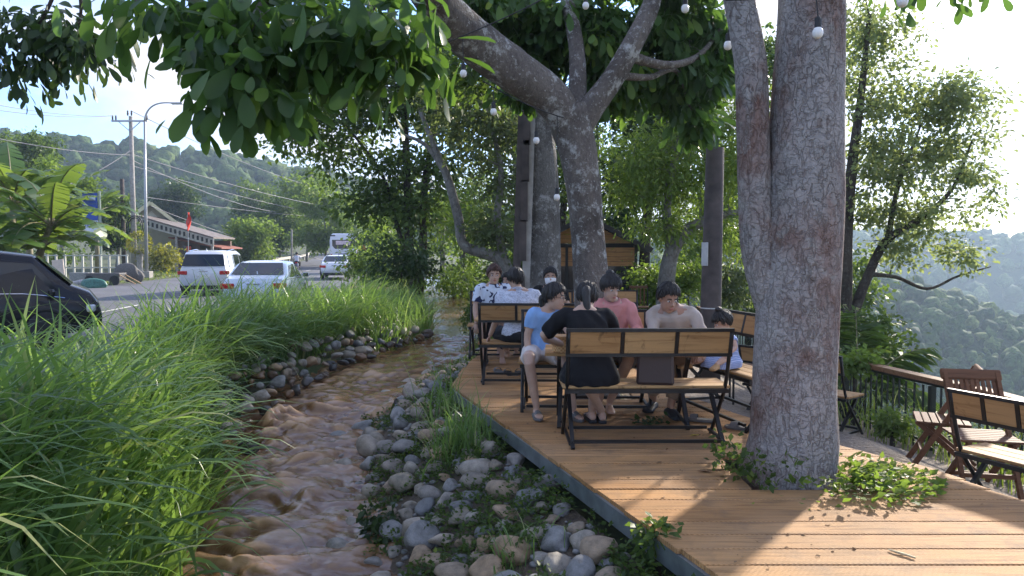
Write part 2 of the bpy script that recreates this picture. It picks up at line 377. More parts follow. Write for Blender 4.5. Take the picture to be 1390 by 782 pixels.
c = k.mix(1.0, tone, k.ramp(f1, [(.25, (.55, .55, .50)), (.5, (1.08, 1.06, 1.02)), (.75, (1.42, 1.36, 1.28))]), 'MULTIPLY')
k.base(k.mix(1.0, c, k.ramp(f2, [(.3, (.82, .82, .82)), (.7, (1.12, 1.12, 1.12))]), 'MULTIPLY')); k.set(Roughness=.62); k.bump(f2, .45, .03); M_STONE = k.m
k = N('wet_stone'); v = k.coord('Object'); rd = k.rand(); f1 = k.noise(v, 3, 6, .6)
tone = k.ramp(rd, [(0, (.05, .05, .055)), (.4, (.10, .085, .07)), (.75, (.19, .11, .055)), (1, (.08, .08, .085))])
k.base(k.mix(1.0, tone, k.ramp(f1, [(.25, (.65, .65, .65)), (.75, (1.25, 1.2, 1.1))]), 'MULTIPLY')); k.set(Roughness=.22); k.bump(f1, .2, .05); M_WET = k.m
DRY = [stone_mesh(100 + i, M_STONE) for i in range(10)]; WET = [stone_mesh(200 + i, M_WET) for i in range(6)]
bank_m = MB()
for y in np.arange(3.2, 13.1, .3):
    for t in np.linspace(0, 1, 7):
        x = water_r(y) + (deck_l(y) - .02 - water_r(y)) * t; bank_m.add([(x, y, float(H(x, y)) + .012)], [])
q = [(r_ * 7 + c_, r_ * 7 + c_ + 1, (r_ + 1) * 7 + c_ + 1, (r_ + 1) * 7 + c_) for r_ in range(len(np.arange(3.2, 13.1, .3)) - 1) for c_ in range(6)]
bank_m.f = q; bank_m.mi = [0] * len(q)
k = N('bank_soil'); v = k.world(); f1 = k.noise(v, 6, 6, .65); f2 = k.noise(v, 60, 4, .6); k.base(k.mix(1.0, k.ramp(f1, [(.35, (.05, .038, .026)), (.6, (.115, .088, .06))]), k.ramp(f2, [(.3, (.6, .6, .6)), (.7, (1.4, 1.4, 1.4))]), 'MULTIPLY')); k.set(Roughness=.85); k.bump(f2, .8, .02); M_SOIL = k.m
bank = bank_m.obj('stone_bank', M_SOIL, kind='structure', smooth=True)
placed = []
def put_stone(x, y, s, wet=False, z=None, sink=.3, par=bank):
    me = (WET if wet else DRY)[rng.integers(0, 6 if wet else 10)]
    o = link('stone', me, par); g = float(H(x, y)) if z is None else z
    o.location = (x, y, g + s * (.55 - sink)); o.scale = (s, s, s)
    o.rotation_euler = (rng.uniform(-.35, .35), rng.uniform(-.35, .35), rng.uniform(0, 6.28)); placed.append((x, y, s)); return o
def free(x, y, s, f=.8): return all((x - a) ** 2 + (y - b) ** 2 > (f * (s + c)) ** 2 for a, b, c in placed)
# a few large ones the photograph shows, then the rest between them
for px, py, s, z in ((575, 722, .19, -.50), (620, 765, .15, -.42), (688, 705, .12, -.34), (730, 740, .12, -.33), (645, 672, .15, -.40), (742, 668, .14, -.27), (716, 688, .13, -.30), (560, 640, .13, -.5), (520, 622, .15, -.56), (545, 600, .12, -.5),
                     (590, 745, .14, -.46), (795, 745, .12, -.26), (760, 772, .13, -.3), (700, 640, .10, -.3), (830, 780, .10, -.22), (660, 735, .12, -.38), (508, 640, .10, -.6), (580, 680, .13, -.45)):
    p_ = G(px, py, z); put_stone(p_[0], p_[1], s, sink=.25)
cnt = 0
for _ in range(9000):
    if cnt > 272: break
    y = 3.5 + 8.8 * rng.random() ** 1.35; w = rng.random(); x = water_r(y) - .12 + (deck_l(y) - .12 - water_r(y) + .12) * w
    s = (.07 + .12 * rng.random() ** 1.5) * (1.15 if w < .5 else 1.0)
    if free(x, y, s, .62): put_stone(x, y, s, wet=w < .10, sink=.15); cnt += 1
r_ = np.random.default_rng(66); pb = MB(); import bmesh
bm = bmesh.new(); bmesh.ops.create_icosphere(bm, subdivisions=1, radius=1); sv = np.array([p.co for p in bm.verts]); sf = [tuple(q.index for q in f.verts) for f in bm.faces]; bm.free()
for _ in range(1100):
    y = 3.4 + 9.0 * r_.random() ** 1.4; x = water_r(y) + .1 + (deck_l(y) - .05 - water_r(y) - .1) * r_.random(); q = r_.uniform(.012, .04)
    pb.add(sv * (1 + r_.normal(0, .12, (len(sv), 1))) * q * np.array((1, .8, .6)) + (x, y, float(H(x, y)) + .012 + q * .2), sf)
pb.obj('pebbles', M_STONE, bank, smooth=True, kind='stuff')
lbm = MB(); ysb = np.arange(5.5, 16.2, .3)
for y in ysb:
    for t in np.linspace(0, 1, 5):
        x = water_l(y) - .9 + 1.0 * t; lbm.add([(x, y, float(H(x, y)) + .012)], [])
lbm.f = [(r_ * 5 + c_, r_ * 5 + c_ + 1, (r_ + 1) * 5 + c_ + 1, (r_ + 1) * 5 + c_) for r_ in range(len(ysb) - 1) for c_ in range(4)]; lbm.mi = [0] * len(lbm.f)
lbank = lbm.obj('far_stone_bank', M_EARTH, kind='structure', smooth=True)
cnt = 0
for _ in range(5000):
    if cnt > 115: break
    y = rng.uniform(7.6, 15.4); w = rng.random() ** 1.3; x = water_l(y) + .10 - .72 * w; s = rng.uniform(.075, .14) * (1 + .02 * (y - 8))
    if free(x, y, s, .62): put_stone(x, y, s, wet=w < .22 or rng.random() < .15, par=lbank, sink=.1, z=float(water_z(y)) + .02 + w * .36); cnt += 1

# ------------------------------------------------------------------ deck
k = N('deck_wood'); v = k.coord('Object', (1, 1, 1)); rd = k.rand()
off = k.new('ShaderNodeVectorMath', operation='ADD'); sc_ = k.new('ShaderNodeCombineXYZ'); k.l.new(k.math('MULTIPLY', rd, 37.0), sc_.inputs[0]); k.l.new(v, off.inputs[0]); k.l.new(sc_.outputs[0], off.inputs[1])
mpn = k.new('ShaderNodeMapping'); mpn.inputs['Scale'].default_value = (.9, 16, 16); k.l.new(off.outputs[0], mpn.inputs['Vector'])
f1 = k.noise(mpn.outputs[0], 2.2, 6, .6, .5)
f0 = k.noise(off.outputs[0], 1.3, 4, .6)
tone = k.ramp(rd, [(0, (.41, .22, .088)), (.35, (.51, .29, .122)), (.7, (.46, .26, .115)), (1, (.55, .325, .155))])
c = k.mix(1.0, tone, k.ramp(f1, [(.25, (.42, .38, .35)), (.5, (1, 1, 1)), (.8, (1.22, 1.18, 1.10))]), 'MULTIPLY')
c = k.mix(1.0, c, k.ramp(f0, [(.3, (.74, .76, .80)), (.65, (1.1, 1.06, 1.0))]), 'MULTIPLY')
wv = k.new('ShaderNodeTexWave', bands_direction='DIAGONAL'); wv.inputs['Scale'].default_value = 24; wv.inputs['Distortion'].default_value = 1.2; wv.inputs['Detail'].default_value = 2
wm = k.new('ShaderNodeMapping'); wm.inputs['Scale'].default_value = (1.0, 1.7, 0); k.l.new(off.outputs[0], wm.inputs['Vector']); k.l.new(wm.outputs[0], wv.inputs['Vector'])
c = k.mix(1.0, c, k.ramp(wv.outputs['Fac'], [(.0, (.80, .79, .78)), (.5, (1.04, 1.04, 1.04))]), 'MULTIPLY')
dv = k.coord('Object', (1, 1, 1)); dn = k.noise(dv, 3.1, 6, .7); c = k.mix(k.ramp(dn, [(.52, .0), (.72, .7)]), c, (.16, .105, .065)); gw = k.noise(k.world(), .9, 5, .6); c = k.mix(k.ramp(gw, [(.45, .0), (.68, .45)]), c, (.37, .255, .15)); k.base(c)
k.set(Roughness=.72); k.b.inputs['Specular IOR Level'].default_value = .22; k.bump(k.math('ADD', k.math('MULTIPLY', wv.outputs['Fac'], .9), f1), .6, .008); M_DECK = k.m
M_STEEL = simple('galvanised_steel', (.30, .34, .37), .42, .75, .2, 9)
M_BLACK = simple('black_steel', (.018, .017, .017), .42, .3, .3, 20)
dk = link('deck', None, kind='structure', loc=(0, 0, 0))
T2 = np.array((1.87, 4.95)); T1 = np.array((.92, 7.78)); T1B = np.array((.48, 11.6)); PW = .187
HOLES = ((T2, .36), (T1, .33), (T1B, .36))
yy = 2.35; pi_ = 0
while yy < 13.2:
    y0, y1 = yy, yy + PW - .007; segs = [None]
    a0, a1, b0, b1 = deck_l(y0), deck_l(y1), deck_r(y0), deck_r(y1)
    jl, jr = rng.uniform(-.015, .015), rng.uniform(-.03, .03); segs = [((a0 + jl, a1 + jl), (b0 + jr, b1 + jr))]
    for (c_, r_) in HOLES:
        if y1 > c_[1] - r_ and y0 < c_[1] + r_:
            o = []
            for s0, s1 in segs:
                if s0[0] < c_[0] < s1[0]: o += [(s0, (c_[0] - r_, c_[0] - r_)), ((c_[0] + r_, c_[0] + r_), s1)]
                else: o.append((s0, s1))
            segs = o
    for s0, s1 in segs:
        if s1[0] - s0[0] < .08: continue
        xm = (s0[0] + s1[0]) / 2; b = MB(); dz = rng.uniform(-.005, .003); e = .004
        def ring(x0, x1): return None
        top = [(s0[0] - xm, -.5 * (y1 - y0) + e), (s1[0] - xm, -.5 * (y1 - y0) + e), (s1[1] - xm, .5 * (y1 - y0) - e), (s0[1] - xm, .5 * (y1 - y0) - e)]
        low = [(s0[0] - xm, -.5 * (y1 - y0)), (s1[0] - xm, -.5 * (y1 - y0)), (s1[1] - xm, .5 * (y1 - y0)), (s0[1] - xm, .5 * (y1 - y0))]
        b.loft([np.array([(x, y, -.028) for x, y in low]), np.array([(x, y, -e) for x, y in low]), np.array([(x, y, 0) for x, y in top])])
        o = b.obj('plank', M_DECK, dk); o.location = (xm, (y0 + y1) / 2, dz); o.rotation_euler = (0, 0, 0)
    yy += PW
# galvanised edge beam under the stream side, and bearers
pts = [(deck_l(y) + .015, y) for y in (2.35, 3.69, 5.9, 8.1, 9.13, 10.76, 13.1)]
for (x0, y0), (x1, y1) in zip(pts[:-1], pts[1:]):
    MB().bar((x0, y0, -.085), (x1, y1, -.085), .05, .108).obj('edge_beam', M_STEEL, dk)
pts = [(deck_r(y) - .05, y) for y in (2.35, 4.4, 5.05, 5.73, 7.7, 11, 13.1)]
for (x0, y0), (x1, y1) in zip(pts[:-1], pts[1:]):
    MB().bar((x0, y0, -.085), (x1, y1, -.085), .05, .108).obj('edge_beam', M_STEEL, dk)
MB().bar((deck_l(2.33) + .03, 2.345, -.085), (deck_r(2.33) - .05, 2.345, -.085), .03, .106).obj('edge_beam', M_STEEL, dk)

# ------------------------------------------------------------------ hills with forest, and the air before them
M_FOREST = None
k = N('forest_canopy'); v = k.world(); a = k.attr('tint'); f1 = k.noise(v, .9, 6, .7); f2 = k.noise(v, .06, 3)
c = k.mix(1.0, k.ramp(a, [(0, (.030, .062, .018)), (.6, (.080, .145, .036)), (1, (.17, .23, .055))]), k.ramp(f1, [(.3, (.4, .4, .4)), (.68, (1.35, 1.35, 1.25))]), 'MULTIPLY')
k.base(c); k.set(Roughness=.8); k.b.inputs['Specular IOR Level'].default_value = .15; k.bump(f1, 1.0, 1.6); M_FOREST = k.m
def hill(name, crest, Y0, front, back, base_z, seed, crown, dens, xpad=0):
    px = np.array([c_[0] for c_ in crest], float); top = np.array([P(c_[0], c_[1], Y0)[2] for c_ in crest]); X = (px - CX) / F_PX * Y0
    xs = np.linspace(X[0], X[-1], 90); ys = np.concatenate([np.linspace(Y0 - front, Y0, 34), np.linspace(Y0, Y0 + back, 14)[1:]])
    def z(x, y):
        t = np.interp(x, X, top); u = np.where(y < Y0, (Y0 - y) / front, (y - Y0) / back)
        n_ = (fbm(x / 60, y / 60, seed, 4) - .5)
        return base_z + (t - base_z) * (1 - sst(u) * .999) + n_ * 26 * np.clip(u, 0, .6) - crown * .5
    sheet(name, xs, ys, z, [M_FOREST], kind='structure')
    n_ = int(dens); r_ = np.random.default_rng(seed); x = r_.uniform(X[0], X[-1], n_); y = r_.uniform(Y0 - front, Y0 + back * .25, n_)
    import bmesh
    bm = bmesh.new(); bmesh.ops.create_icosphere(bm, subdivisions=2, radius=1); sv = np.array([p.co for p in bm.verts]); sf = np.array([[q.index for q in f.verts] for f in bm.faces]); bm.free()
    base = [sv * (1 + r_.normal(0, .17, (len(sv), 1))) for _ in range(10)]
    S = crown * (.3 + 1.0 * r_.random(n_) ** 1.8); V = np.stack([base[j] for j in r_.integers(0, 10, n_)]) * S[:, None, None] * np.stack([np.ones(n_), np.ones(n_), r_.uniform(.75, 1.25, n_)], 1)[:, None, :] * .62
    an = r_.uniform(0, 6.28, n_); c_, s_ = np.cos(an)[:, None], np.sin(an)[:, None]; V[..., 0], V[..., 1] = V[..., 0] * c_ - V[..., 1] * s_, V[..., 0] * s_ + V[..., 1] * c_
    V += np.stack([x, y, z(x, y) + S * .35], 1)[:, None, :]
    Fq = sf[None] + (np.arange(n_) * len(sv))[:, None, None]; tint = np.repeat(np.clip(r_.normal(.45, .25, n_), 0, 1), len(sv))
    link('hillside_forest', fastmesh('hillside_forest', V.reshape(-1, 3), Fq.reshape(-1, 3), M_FOREST, tint=tint, smooth=False), label='hazy forest of rounded crowns covering a hillside', cat='forest', kind='stuff')
hill('wooded_hill', [(-420, 150), (-150, 165), (0, 180), (90, 192), (150, 198), (250, 208), (330, 216), (400, 232), (470, 246), (600, 268), (760, 300), (900, 330)], 290, 130, 110, -2, 41, 4.6, 3800)
hill('valley_ridge', [(930, 330), (1050, 345), (1120, 360), (1190, 372), (1240, 388), (1300, 408), (1350, 428), (1420, 450), (1600, 480)], 240, 120, 120, -62, 52, 3.6, 3600)
hill('far_hill', [(820, 330), (1000, 326), (1150, 316), (1250, 314), (1310, 318), (1400, 318), (1500, 305), (1700, 290), (2000, 290)], 560, 230, 180, -75, 63, 6.5, 3000)
hz = MB().box((60, 330, -6), (1700, 1000, 230)).obj('haze', simple('haze_tmp', (1, 1, 1)), kind='stuff', label='thin bluish summer haze filling the valley air', cat='haze')
k = N('haze_air'); k.n.remove(k.b); pv = k.new('ShaderNodeVolumePrincipled'); pv.inputs['Color'].default_value = (.62, .80, 1.0, 1); pv.inputs['Density'].default_value = .00055; pv.inputs['Anisotropy'].default_value = .25
k.l.new(pv.outputs[0], k.out.inputs['Volume']); hz.data.materials.clear(); hz.data.materials.append(k.m)
# ------------------------------------------------------------------ foliage tools
def unit(a): return a / (np.linalg.norm(a, axis=-1, keepdims=True) + 1e-9)
LEAF_CARD = (np.array([(0, 0, 0), (.45, .30, .07), (1, 0, 0), (.45, -.30, .07)], float), np.array([(0, 2, 1), (0, 3, 2)]))
LEAF_SLIM = (np.array([(0, 0, 0), (.4, .15, .04), (1, 0, -.06), (.4, -.15, .04)], float), np.array([(0, 2, 1), (0, 3, 2)]))
_u = [0, .22, .5, .78, .94, 1.0]; _h = [.02, .11, .185, .190, .11, .01]; _w = [0, .0, -.02, -.06, -.1, -.12]
_v = []; 
for a, h, w in zip(_u, _h, _w): _v += [(a, h, w + h * .22), (a, 0, w), (a, -h, w + h * .22)]
LEAF_BIG = (np.array(_v, float), np.array([(3 * i + j, 3 * i + 3 + j, 3 * i + 4 + j, 3 * i + 1 + j) for i in range(5) for j in range(2)]))
_u = [0, .2, .5, .8, 1.0]; _h = [.01, .07, .10, .07, .005]; _w = [0, .03, .0, -.08, -.18]; _v = []
for a, h, w in zip(_u, _h, _w): _v += [(a, h, w + h * .3), (a, 0, w), (a, -h, w + h * .3)]
LEAF_LONG = (np.array(_v, float), np.array([(3 * i + j, 3 * i + 3 + j, 3 * i + 4 + j, 3 * i + 1 + j) for i in range(4) for j in range(2)]))

def leaves(name, pos, axis, size, mat, tpl=LEAF_CARD, parent=None, tint=None, up=None, r_=rng, **kw):
    n = len(pos); X = unit(axis); u = r_.normal(0, .55, (n, 3)) + np.array((0, 0, 1.0)) if up is None else up
    Yv = unit(np.cross(u, X)); Z = np.cross(X, Yv); B = np.stack([X, Yv, Z], 1)
    tv, tf = tpl; V = np.einsum('kc,ncd->nkd', tv, B) * np.asarray(size)[:, None, None] + pos[:, None, :]
    Fq = tf[None] + (np.arange(n) * len(tv))[:, None, None]
    if tint is None: tint = np.clip(r_.normal(.42, .24, n), 0, 1)
    return link(name, fastmesh(name, V.reshape(-1, 3), Fq.reshape(-1, tf.shape[1]), mat, tint=np.repeat(tint, len(tv)), smooth=len(tv) > 4), parent, **kw)

def bez(a, b, c, n=6):
    t = np.linspace(0, 1, n)[:, None]; return a * (1 - t) ** 2 + 2 * b * t * (1 - t) + c * t * t
def smooth_path(pts, rad, n=30):
    pts = np.array(pts, float); rad = np.array(rad, float); d = np.concatenate([[0], np.cumsum(np.linalg.norm(np.diff(pts, axis=0), axis=1))]); t = np.linspace(0, d[-1], n)
    tang = np.gradient(pts, d, axis=0); i = np.clip(np.searchsorted(d, t, side='right') - 1, 0, len(d) - 2); h = (d[i + 1] - d[i])[:, None]; s = ((t - d[i])[:, None]) / h
    q = (2 * s ** 3 - 3 * s ** 2 + 1) * pts[i] + (s ** 3 - 2 * s ** 2 + s) * h * tang[i] + (-2 * s ** 3 + 3 * s ** 2) * pts[i + 1] + (s ** 3 - s ** 2) * h * tang[i + 1]
    return q, np.interp(t, d, rad)

def tree(name, label, cat, limbs, crown, bark, leaf, size, rc, per, tpl=LEAF_CARD, seed=1, droop=.35, seg=10, group=None, wood=True, flat=.65, knot=.05, twig=.012, tintshift=0.0, base=None, far_mult=1.0):
    """limbs: list of (points, radii); crown: list of (centre, (rx, ry, rz), clumps)."""
    r_ = np.random.default_rng(seed); b0 = np.array(base if base is not None else limbs[0][0][0], float)
    root = thing(name, label, cat, b0, group=group); tb = MB(); sk = []
    for pts, rad in limbs:
        q, rr = smooth_path(pts, rad, max(10, 4 * len(pts))); tb.tube(q - b0, rr, seg, noise=knot, seed=seed); sk.append(np.concatenate([q, rr[:, None]], 1)[3:])
    sk = np.concatenate(sk); cen = []; rad = []; nn = []
    mult = []
    for c, r, n in crown:
        mult += [far_mult if c[1] > 7 else 1.0] * n
        d = unit(r_.normal(size=(n, 3))) * (r_.random((n, 1)) ** .45); cen.append(np.array(c) + d * np.array(r)); rad.append(np.full(n, 1.0))
    cen = np.concatenate(cen); n = len(cen); cr = rc * r_.uniform(.55, 1.3, n)
    order = np.argsort([np.linalg.norm(sk[:, :3] - c, axis=1).min() for c in cen])
    for c in cen[order]:
        dist = np.linalg.norm(sk[:, :3] - c, axis=1) + .9 * np.clip(sk[:, 2] - c[2], 0, 9) ; j = int(np.argmin(dist)); a = sk[j, :3]
        if wood and dist[j] > .15:
            m = (a + c) / 2 + r_.normal(0, .1, 3) * dist[j] + np.array((0, 0, .12 * dist[j])); r0 = min(sk[j, 3] * .5, twig * (1.0 + 1.2 * dist[j]))
            tb.tube(bez(a, m, c, 6) - b0, np.linspace(r0, twig * .35, 6), 5, cap=False); q = bez(a, m, c, 6)[2:5]; sk = np.concatenate([sk, np.concatenate([q, np.linspace(r0, twig * .35, 6)[2:5, None]], 1)])
    tr = tb.obj('trunk', bark, root, smooth=True)
    cnt = np.maximum(3, (per * np.array(mult) * (cr / rc) ** 2).astype(int)); idx = np.repeat(np.arange(n), cnt); m = len(idx)
    off = r_.normal(0, .5, (m, 3)) * cr[idx][:, None]; off[:, 2] *= flat; off[:, 2] -= droop * .25 * np.linalg.norm(off[:, :2], axis=1)
    pos = cen[idx] + off - b0; ax = unit(off) * .7 + r_.normal(0, .5, (m, 3)); ax[:, 2] -= droop
    ct = r_.normal(.40 + tintshift, .16, n)[idx] + r_.normal(0, .14, m)
    leaves('crown', pos, ax, size * r_.uniform(.45, 1.28, m), leaf, tpl, root, np.clip(ct, 0, 1), r_=r_)
    return root

def barkmat(name, dark, mid, pale, cracks=6.0, lichen=.5, stretch=.45, bump=.8, plates=True, big=1.6):
    k = N(name); v = k.world((1, 1, stretch)); f1 = k.noise(v, big, 5, .65); f2 = k.noise(v, cracks * 4, 5, .65); v3 = k.world(); f3 = k.noise(v3, 5.5, 6, .75); f4 = k.noise(v3, 26, 4, .7)
    vo = k.new('ShaderNodeTexVoronoi', feature='DISTANCE_TO_EDGE'); vo.inputs['Scale'].default_value = cracks
    wp = k.new('ShaderNodeMix', data_type='VECTOR'); wp.inputs['Factor'].default_value = .12; nn = k.new('ShaderNodeTexNoise'); nn.inputs['Scale'].default_value = 9; k.l.new(v, nn.inputs['Vector']); k.l.new(v, wp.inputs['A']); k.l.new(nn.outputs['Color'], wp.inputs['B']); k.l.new(wp.outputs['Result'], vo.inputs['Vector'])
    cr = k.ramp(vo.outputs['Distance'], [(0.0, .0), (.07, 1.0)])
    c = k.ramp(f1, [(.3, dark), (.52, mid), (.72, tuple(x * 1.25 for x in mid))])
    c = k.mix(k.ramp(f3, [(.53, .0), (.62, lichen)]), c, pale); c = k.mix(k.ramp(f4, [(.60, .0), (.68, lichen * .8)]), c, tuple(x * 1.15 for x in pale))
    if plates: c = k.mix(1.0, c, k.mix(cr, (.76, .74, .73), (1.04, 1.04, 1.04)), 'MULTIPLY')
    k.base(k.mix(1.0, c, k.ramp(f2, [(.3, (.72, .72, .72)), (.7, (1.2, 1.2, 1.2))]), 'MULTIPLY')); k.set(Roughness=.9); k.b.inputs['Specular IOR Level'].default_value = .2
    h = k.math('ADD', k.math('MULTIPLY', cr, .8 if plates else .1), f2); k.bump(k.math('ADD', h, f4), bump, .02); return k.m
B_MAIN = barkmat('lichen_bark', (.060, .051, .044), (.145, .125, .108), (.42, .42, .39), 9, .85, .6, .9, plates=False, big=2.4)
B_PALE = barkmat('pale_bark', (.07, .064, .056), (.15, .142, .13), (.36, .36, .34), 9, .8, .6, .8, plates=False, big=2.0)
def right_bark():
    k = N('plated_bark'); v = k.world((1, 1, .62)); w = k.world()
    nn = k.new('ShaderNodeTexNoise'); nn.inputs['Scale'].default_value = 12; k.l.new(v, nn.inputs['Vector']); wp = k.new('ShaderNodeMix', data_type='VECTOR'); wp.inputs['Factor'].default_value = .06; k.l.new(v, wp.inputs['A']); k.l.new(nn.outputs['Color'], wp.inputs['B'])
    vo = k.new('ShaderNodeTexVoronoi', feature='DISTANCE_TO_EDGE'); vo.inputs['Scale'].default_value = 36; k.l.new(wp.outputs['Result'], vo.inputs['Vector'])
    vc = k.new('ShaderNodeTexVoronoi'); vc.inputs['Scale'].default_value = 36; k.l.new(wp.outputs['Result'], vc.inputs['Vector']); cell = k.new('ShaderNodeSeparateColor'); k.l.new(vc.outputs['Color'], cell.inputs[0])
    spots = k.new('ShaderNodeTexVoronoi'); spots.inputs['Scale'].default_value = 9; k.l.new(wp.outputs['Result'], spots.inputs['Vector'])
    big = k.noise(w, 1.7, 4, .6); mid = k.noise(w, 7, 6, .7); fine = k.noise(v, 60, 5, .7); patch = k.noise(k.world((1, 1, .5)), 3.4, 5, .65)
    c = k.ramp(big, [(.34, (.20, .118, .092)), (.43, (.27, .205, .18)), (.52, (.345, .315, .295)), (.7, (.39, .37, .355))])
    c = k.mix(k.ramp(patch, [(.50, .0), (.60, .8)]), c, (.30, .285, .27)); c = k.mix(k.ramp(mid, [(.56, .0), (.62, .65)]), c, (.38, .365, .335)); c = k.mix(k.ramp(spots.outputs['Distance'], [(.10, .5), (.17, .0)]), c, (.13, .080, .064))
    c = k.mix(1.0, c, k.ramp(cell.outputs[0], [(.0, (.95, .95, .95)), (1.0, (1.05, 1.05, 1.05))]), 'MULTIPLY')
    cn = k.noise(k.world((1, 1, .42)), 19, 3, .5, .4); cn2 = k.noise(k.world((.7, .7, 1.3)), 24, 2, .5, .3); crack = k.math('MULTIPLY', k.ramp(k.math('ABSOLUTE', k.math('SUBTRACT', cn, .5)), [(.006, .0), (.035, 1.0)]), k.ramp(k.math('ABSOLUTE', k.math('SUBTRACT', cn2, .5)), [(.004, .25), (.028, 1.0)])); vis = k.ramp(patch, [(.35, .45), (.6, .9)])
    c = k.mix(1.0, c, k.mix(k.math('MULTIPLY', k.math('SUBTRACT', 1.0, crack), vis), (1, 1, 1), (.60, .56, .54)), 'MULTIPLY')
    k.base(k.mix(1.0, c, k.ramp(fine, [(.3, (.75, .75, .75)), (.7, (1.2, 1.2, 1.2))]), 'MULTIPLY')); k.set(Roughness=.9); k.b.inputs['Specular IOR Level'].default_value = .2
    k.bump(k.math('ADD', k.math('ADD', k.math('MULTIPLY', crack, .7), fine), k.math('MULTIPLY', mid, 1.2)), .9, .018); return k.m
B_RIGHT = right_bark()
B_DARK = barkmat('dark_bark', (.030, .025, .020), (.060, .048, .038), (.14, .14, .12), 7, .4, .5, .6)
B_GREY = barkmat('grey_bark', (.09, .085, .075), (.17, .16, .14), (.30, .30, .27), 6, .5, .5, .5)
L_BIG = leafmat('broad_leaf', (.020, .050, .017), (.085, .17, .038), .48, .42, (.28, .38, .05), .35)
L_MID = leafmat('tree_leaf', (.034, .065, .018), (.095, .155, .036), .5, .5, (.22, .27, .05), .3)
L_LIGHT = leafmat('fresh_leaf', (.060, .110, .022), (.155, .235, .048), .5, .5, (.30, .33, .07), .3)
L_DARK = leafmat('dark_leaf', (.018, .040, .016), (.050, .092, .028), .42, .4, (.12, .17, .04))
L_DUSTY = leafmat('grey_green_leaf', (.050, .074, .034), (.120, .160, .066), .5, .5, (.21, .22, .09), .3)
L_GRASS = leafmat('grass_blade', (.060, .125, .040), (.175, .295, .085), .45, .36, (.36, .38, .16), .5)
L_LAWN = leafmat('lawn_blade', (.06, .11, .02), (.17, .24, .045), .45, .5, (.33, .32, .10))
def E(px, py, Y, rx, ry, n, dz=1.0): s = F_PX / Y; return (P(px, py, Y), (rx / s, max(rx, ry) / s * .9 * dz, ry / s), n)
def PL(Y, *pts): return [P(p[0], p[1], p[2] if len(p) > 2 else Y) for p in pts]

# ------------------------------------------------------------------ the large trees in and beside the deck
def base_pt(xy, z): return np.array((xy[0], xy[1], z))
A = [base_pt(T1, -.4), base_pt(T1, 0.02), *PL(7.78, (808, 470), (803, 400), (798, 320), (790, 240), (780, 185), (768, 150)), ]
LIMB = [A[-2] + (0, .02, -.1), *PL(7.7, (752, 138), (700, 98, 7.5), (655, 66, 7.3), (612, 28, 7.0), (575, -20, 6.6), (520, -70, 6.1), (440, -110, 5.5), (330, -110, 5.0))]
RB = [A[-2], *PL(7.8, (800, 150), (828, 112, 7.8), (858, 62, 7.8), (880, 18, 7.9), (900, -50, 8.1), (960, -140, 8.6))]
MBR = [A[-2], *PL(7.9, (784, 130), (783, 70, 8.1), (770, 0, 8.4), (760, -90, 8.8))]
RB2 = PL(7.9, (850, 75), (900, 88, 8.2), (945, 78, 8.6), (985, 30, 9.0)); RB3 = PL(7.9, (835, 102), (880, 105, 8.2), (918, 96, 8.6), (938, 150, 9.0))
SUB = [*PL(5.5, (440, -110)), *PL(4.7, (400, -60), (360, 0, 4.4), (330, 60, 4.2), (310, 120, 4.1))]
SUB2 = [*PL(6.0, (520, -70)), *PL(5.0, (480, -30), (500, 30, 4.5), (540, 70, 4.2))]
SUB3 = [*PL(5.0, (330, -110)), *PL(5.0, (240, -60), (190, 0, 4.7), (150, 20, 4.8))]
main_tree = tree('shade_tree', 'big dark lichened trunk forking into a thick limb overhanging to the left', 'tree',
    [(A, [.30, .225, .195, .185, .18, .185, .20, .22]), (LIMB, [.16, .20, .215, .21, .195, .17, .14, .10, .06]), (RB, [.15, .14, .12, .105, .095, .08, .04]), (MBR, [.13, .10, .085, .07, .04]), (RB2, [.06, .045, .035, .015]), (RB3, [.05, .035, .025, .012]),
     (SUB, [.05, .04, .03, .022, .01]), (SUB2, [.06, .04, .028, .012]), (SUB3, [.05, .04, .025, .012])],
    [E(175, 0, 4.6, 34, 20, 4), E(245, 12, 4.3, 48, 28, 10), E(320, 30, 4.3, 70, 40, 15), E(410, 40, 4.2, 70, 50, 17), E(490, 45, 4.1, 55, 50, 14), E(560, 50, 4.0, 28, 42, 8),
     E(305, 75, 4.1, 48, 32, 10), E(318, 118, 4.0, 36, 24, 7), E(350, 110, 4.0, 24, 26, 4), E(440, 80, 4.3, 50, 20, 7), E(285, 150, 4.0, 18, 10, 2), E(535, 95, 4.0, 18, 22, 3), E(400, -40, 4.4, 150, 40, 8),
     E(740, 25, 8.8, 80, 45, 46), E(825, 95, 9.0, 45, 60, 30), E(720, 95, 9.0, 35, 45, 18), E(900, 30, 9.0, 60, 55, 36), E(940, 110, 9.2, 50, 70, 34), E(975, 60, 9.4, 40, 60, 20), E(650, 10, 8.5, 60, 30, 22), E(860, -60, 9.0, 170, 60, 22), E(800, 40, 8.8, 60, 40, 26)],
    B_MAIN, L_BIG, .185, .21, 13, LEAF_BIG, seed=11, droop=.85, seg=26, knot=.075, twig=.007, base=base_pt(T1, 0), far_mult=4.2)
Bt = [base_pt(T1B, -.4), base_pt(T1B, 0.0), *PL(11.6, (739, 400), (738, 330), (736, 250), (731, 190), (722, 110), (715, 0), (705, -120))]
tree('grey_tree', 'pale lichened trunk standing behind the dark two limbed tree', 'tree', [(Bt, [.38, .29, .27, .262, .255, .25, .23, .18, .08])], [E(700, -60, 11.6, 130, 50, 18), E(690, 40, 11.6, 60, 40, 16), E(640, 90, 11.6, 40, 40, 10)], B_PALE, L_MID, .16, .4, 60, seed=14, seg=22, base=base_pt(T1B, 0))
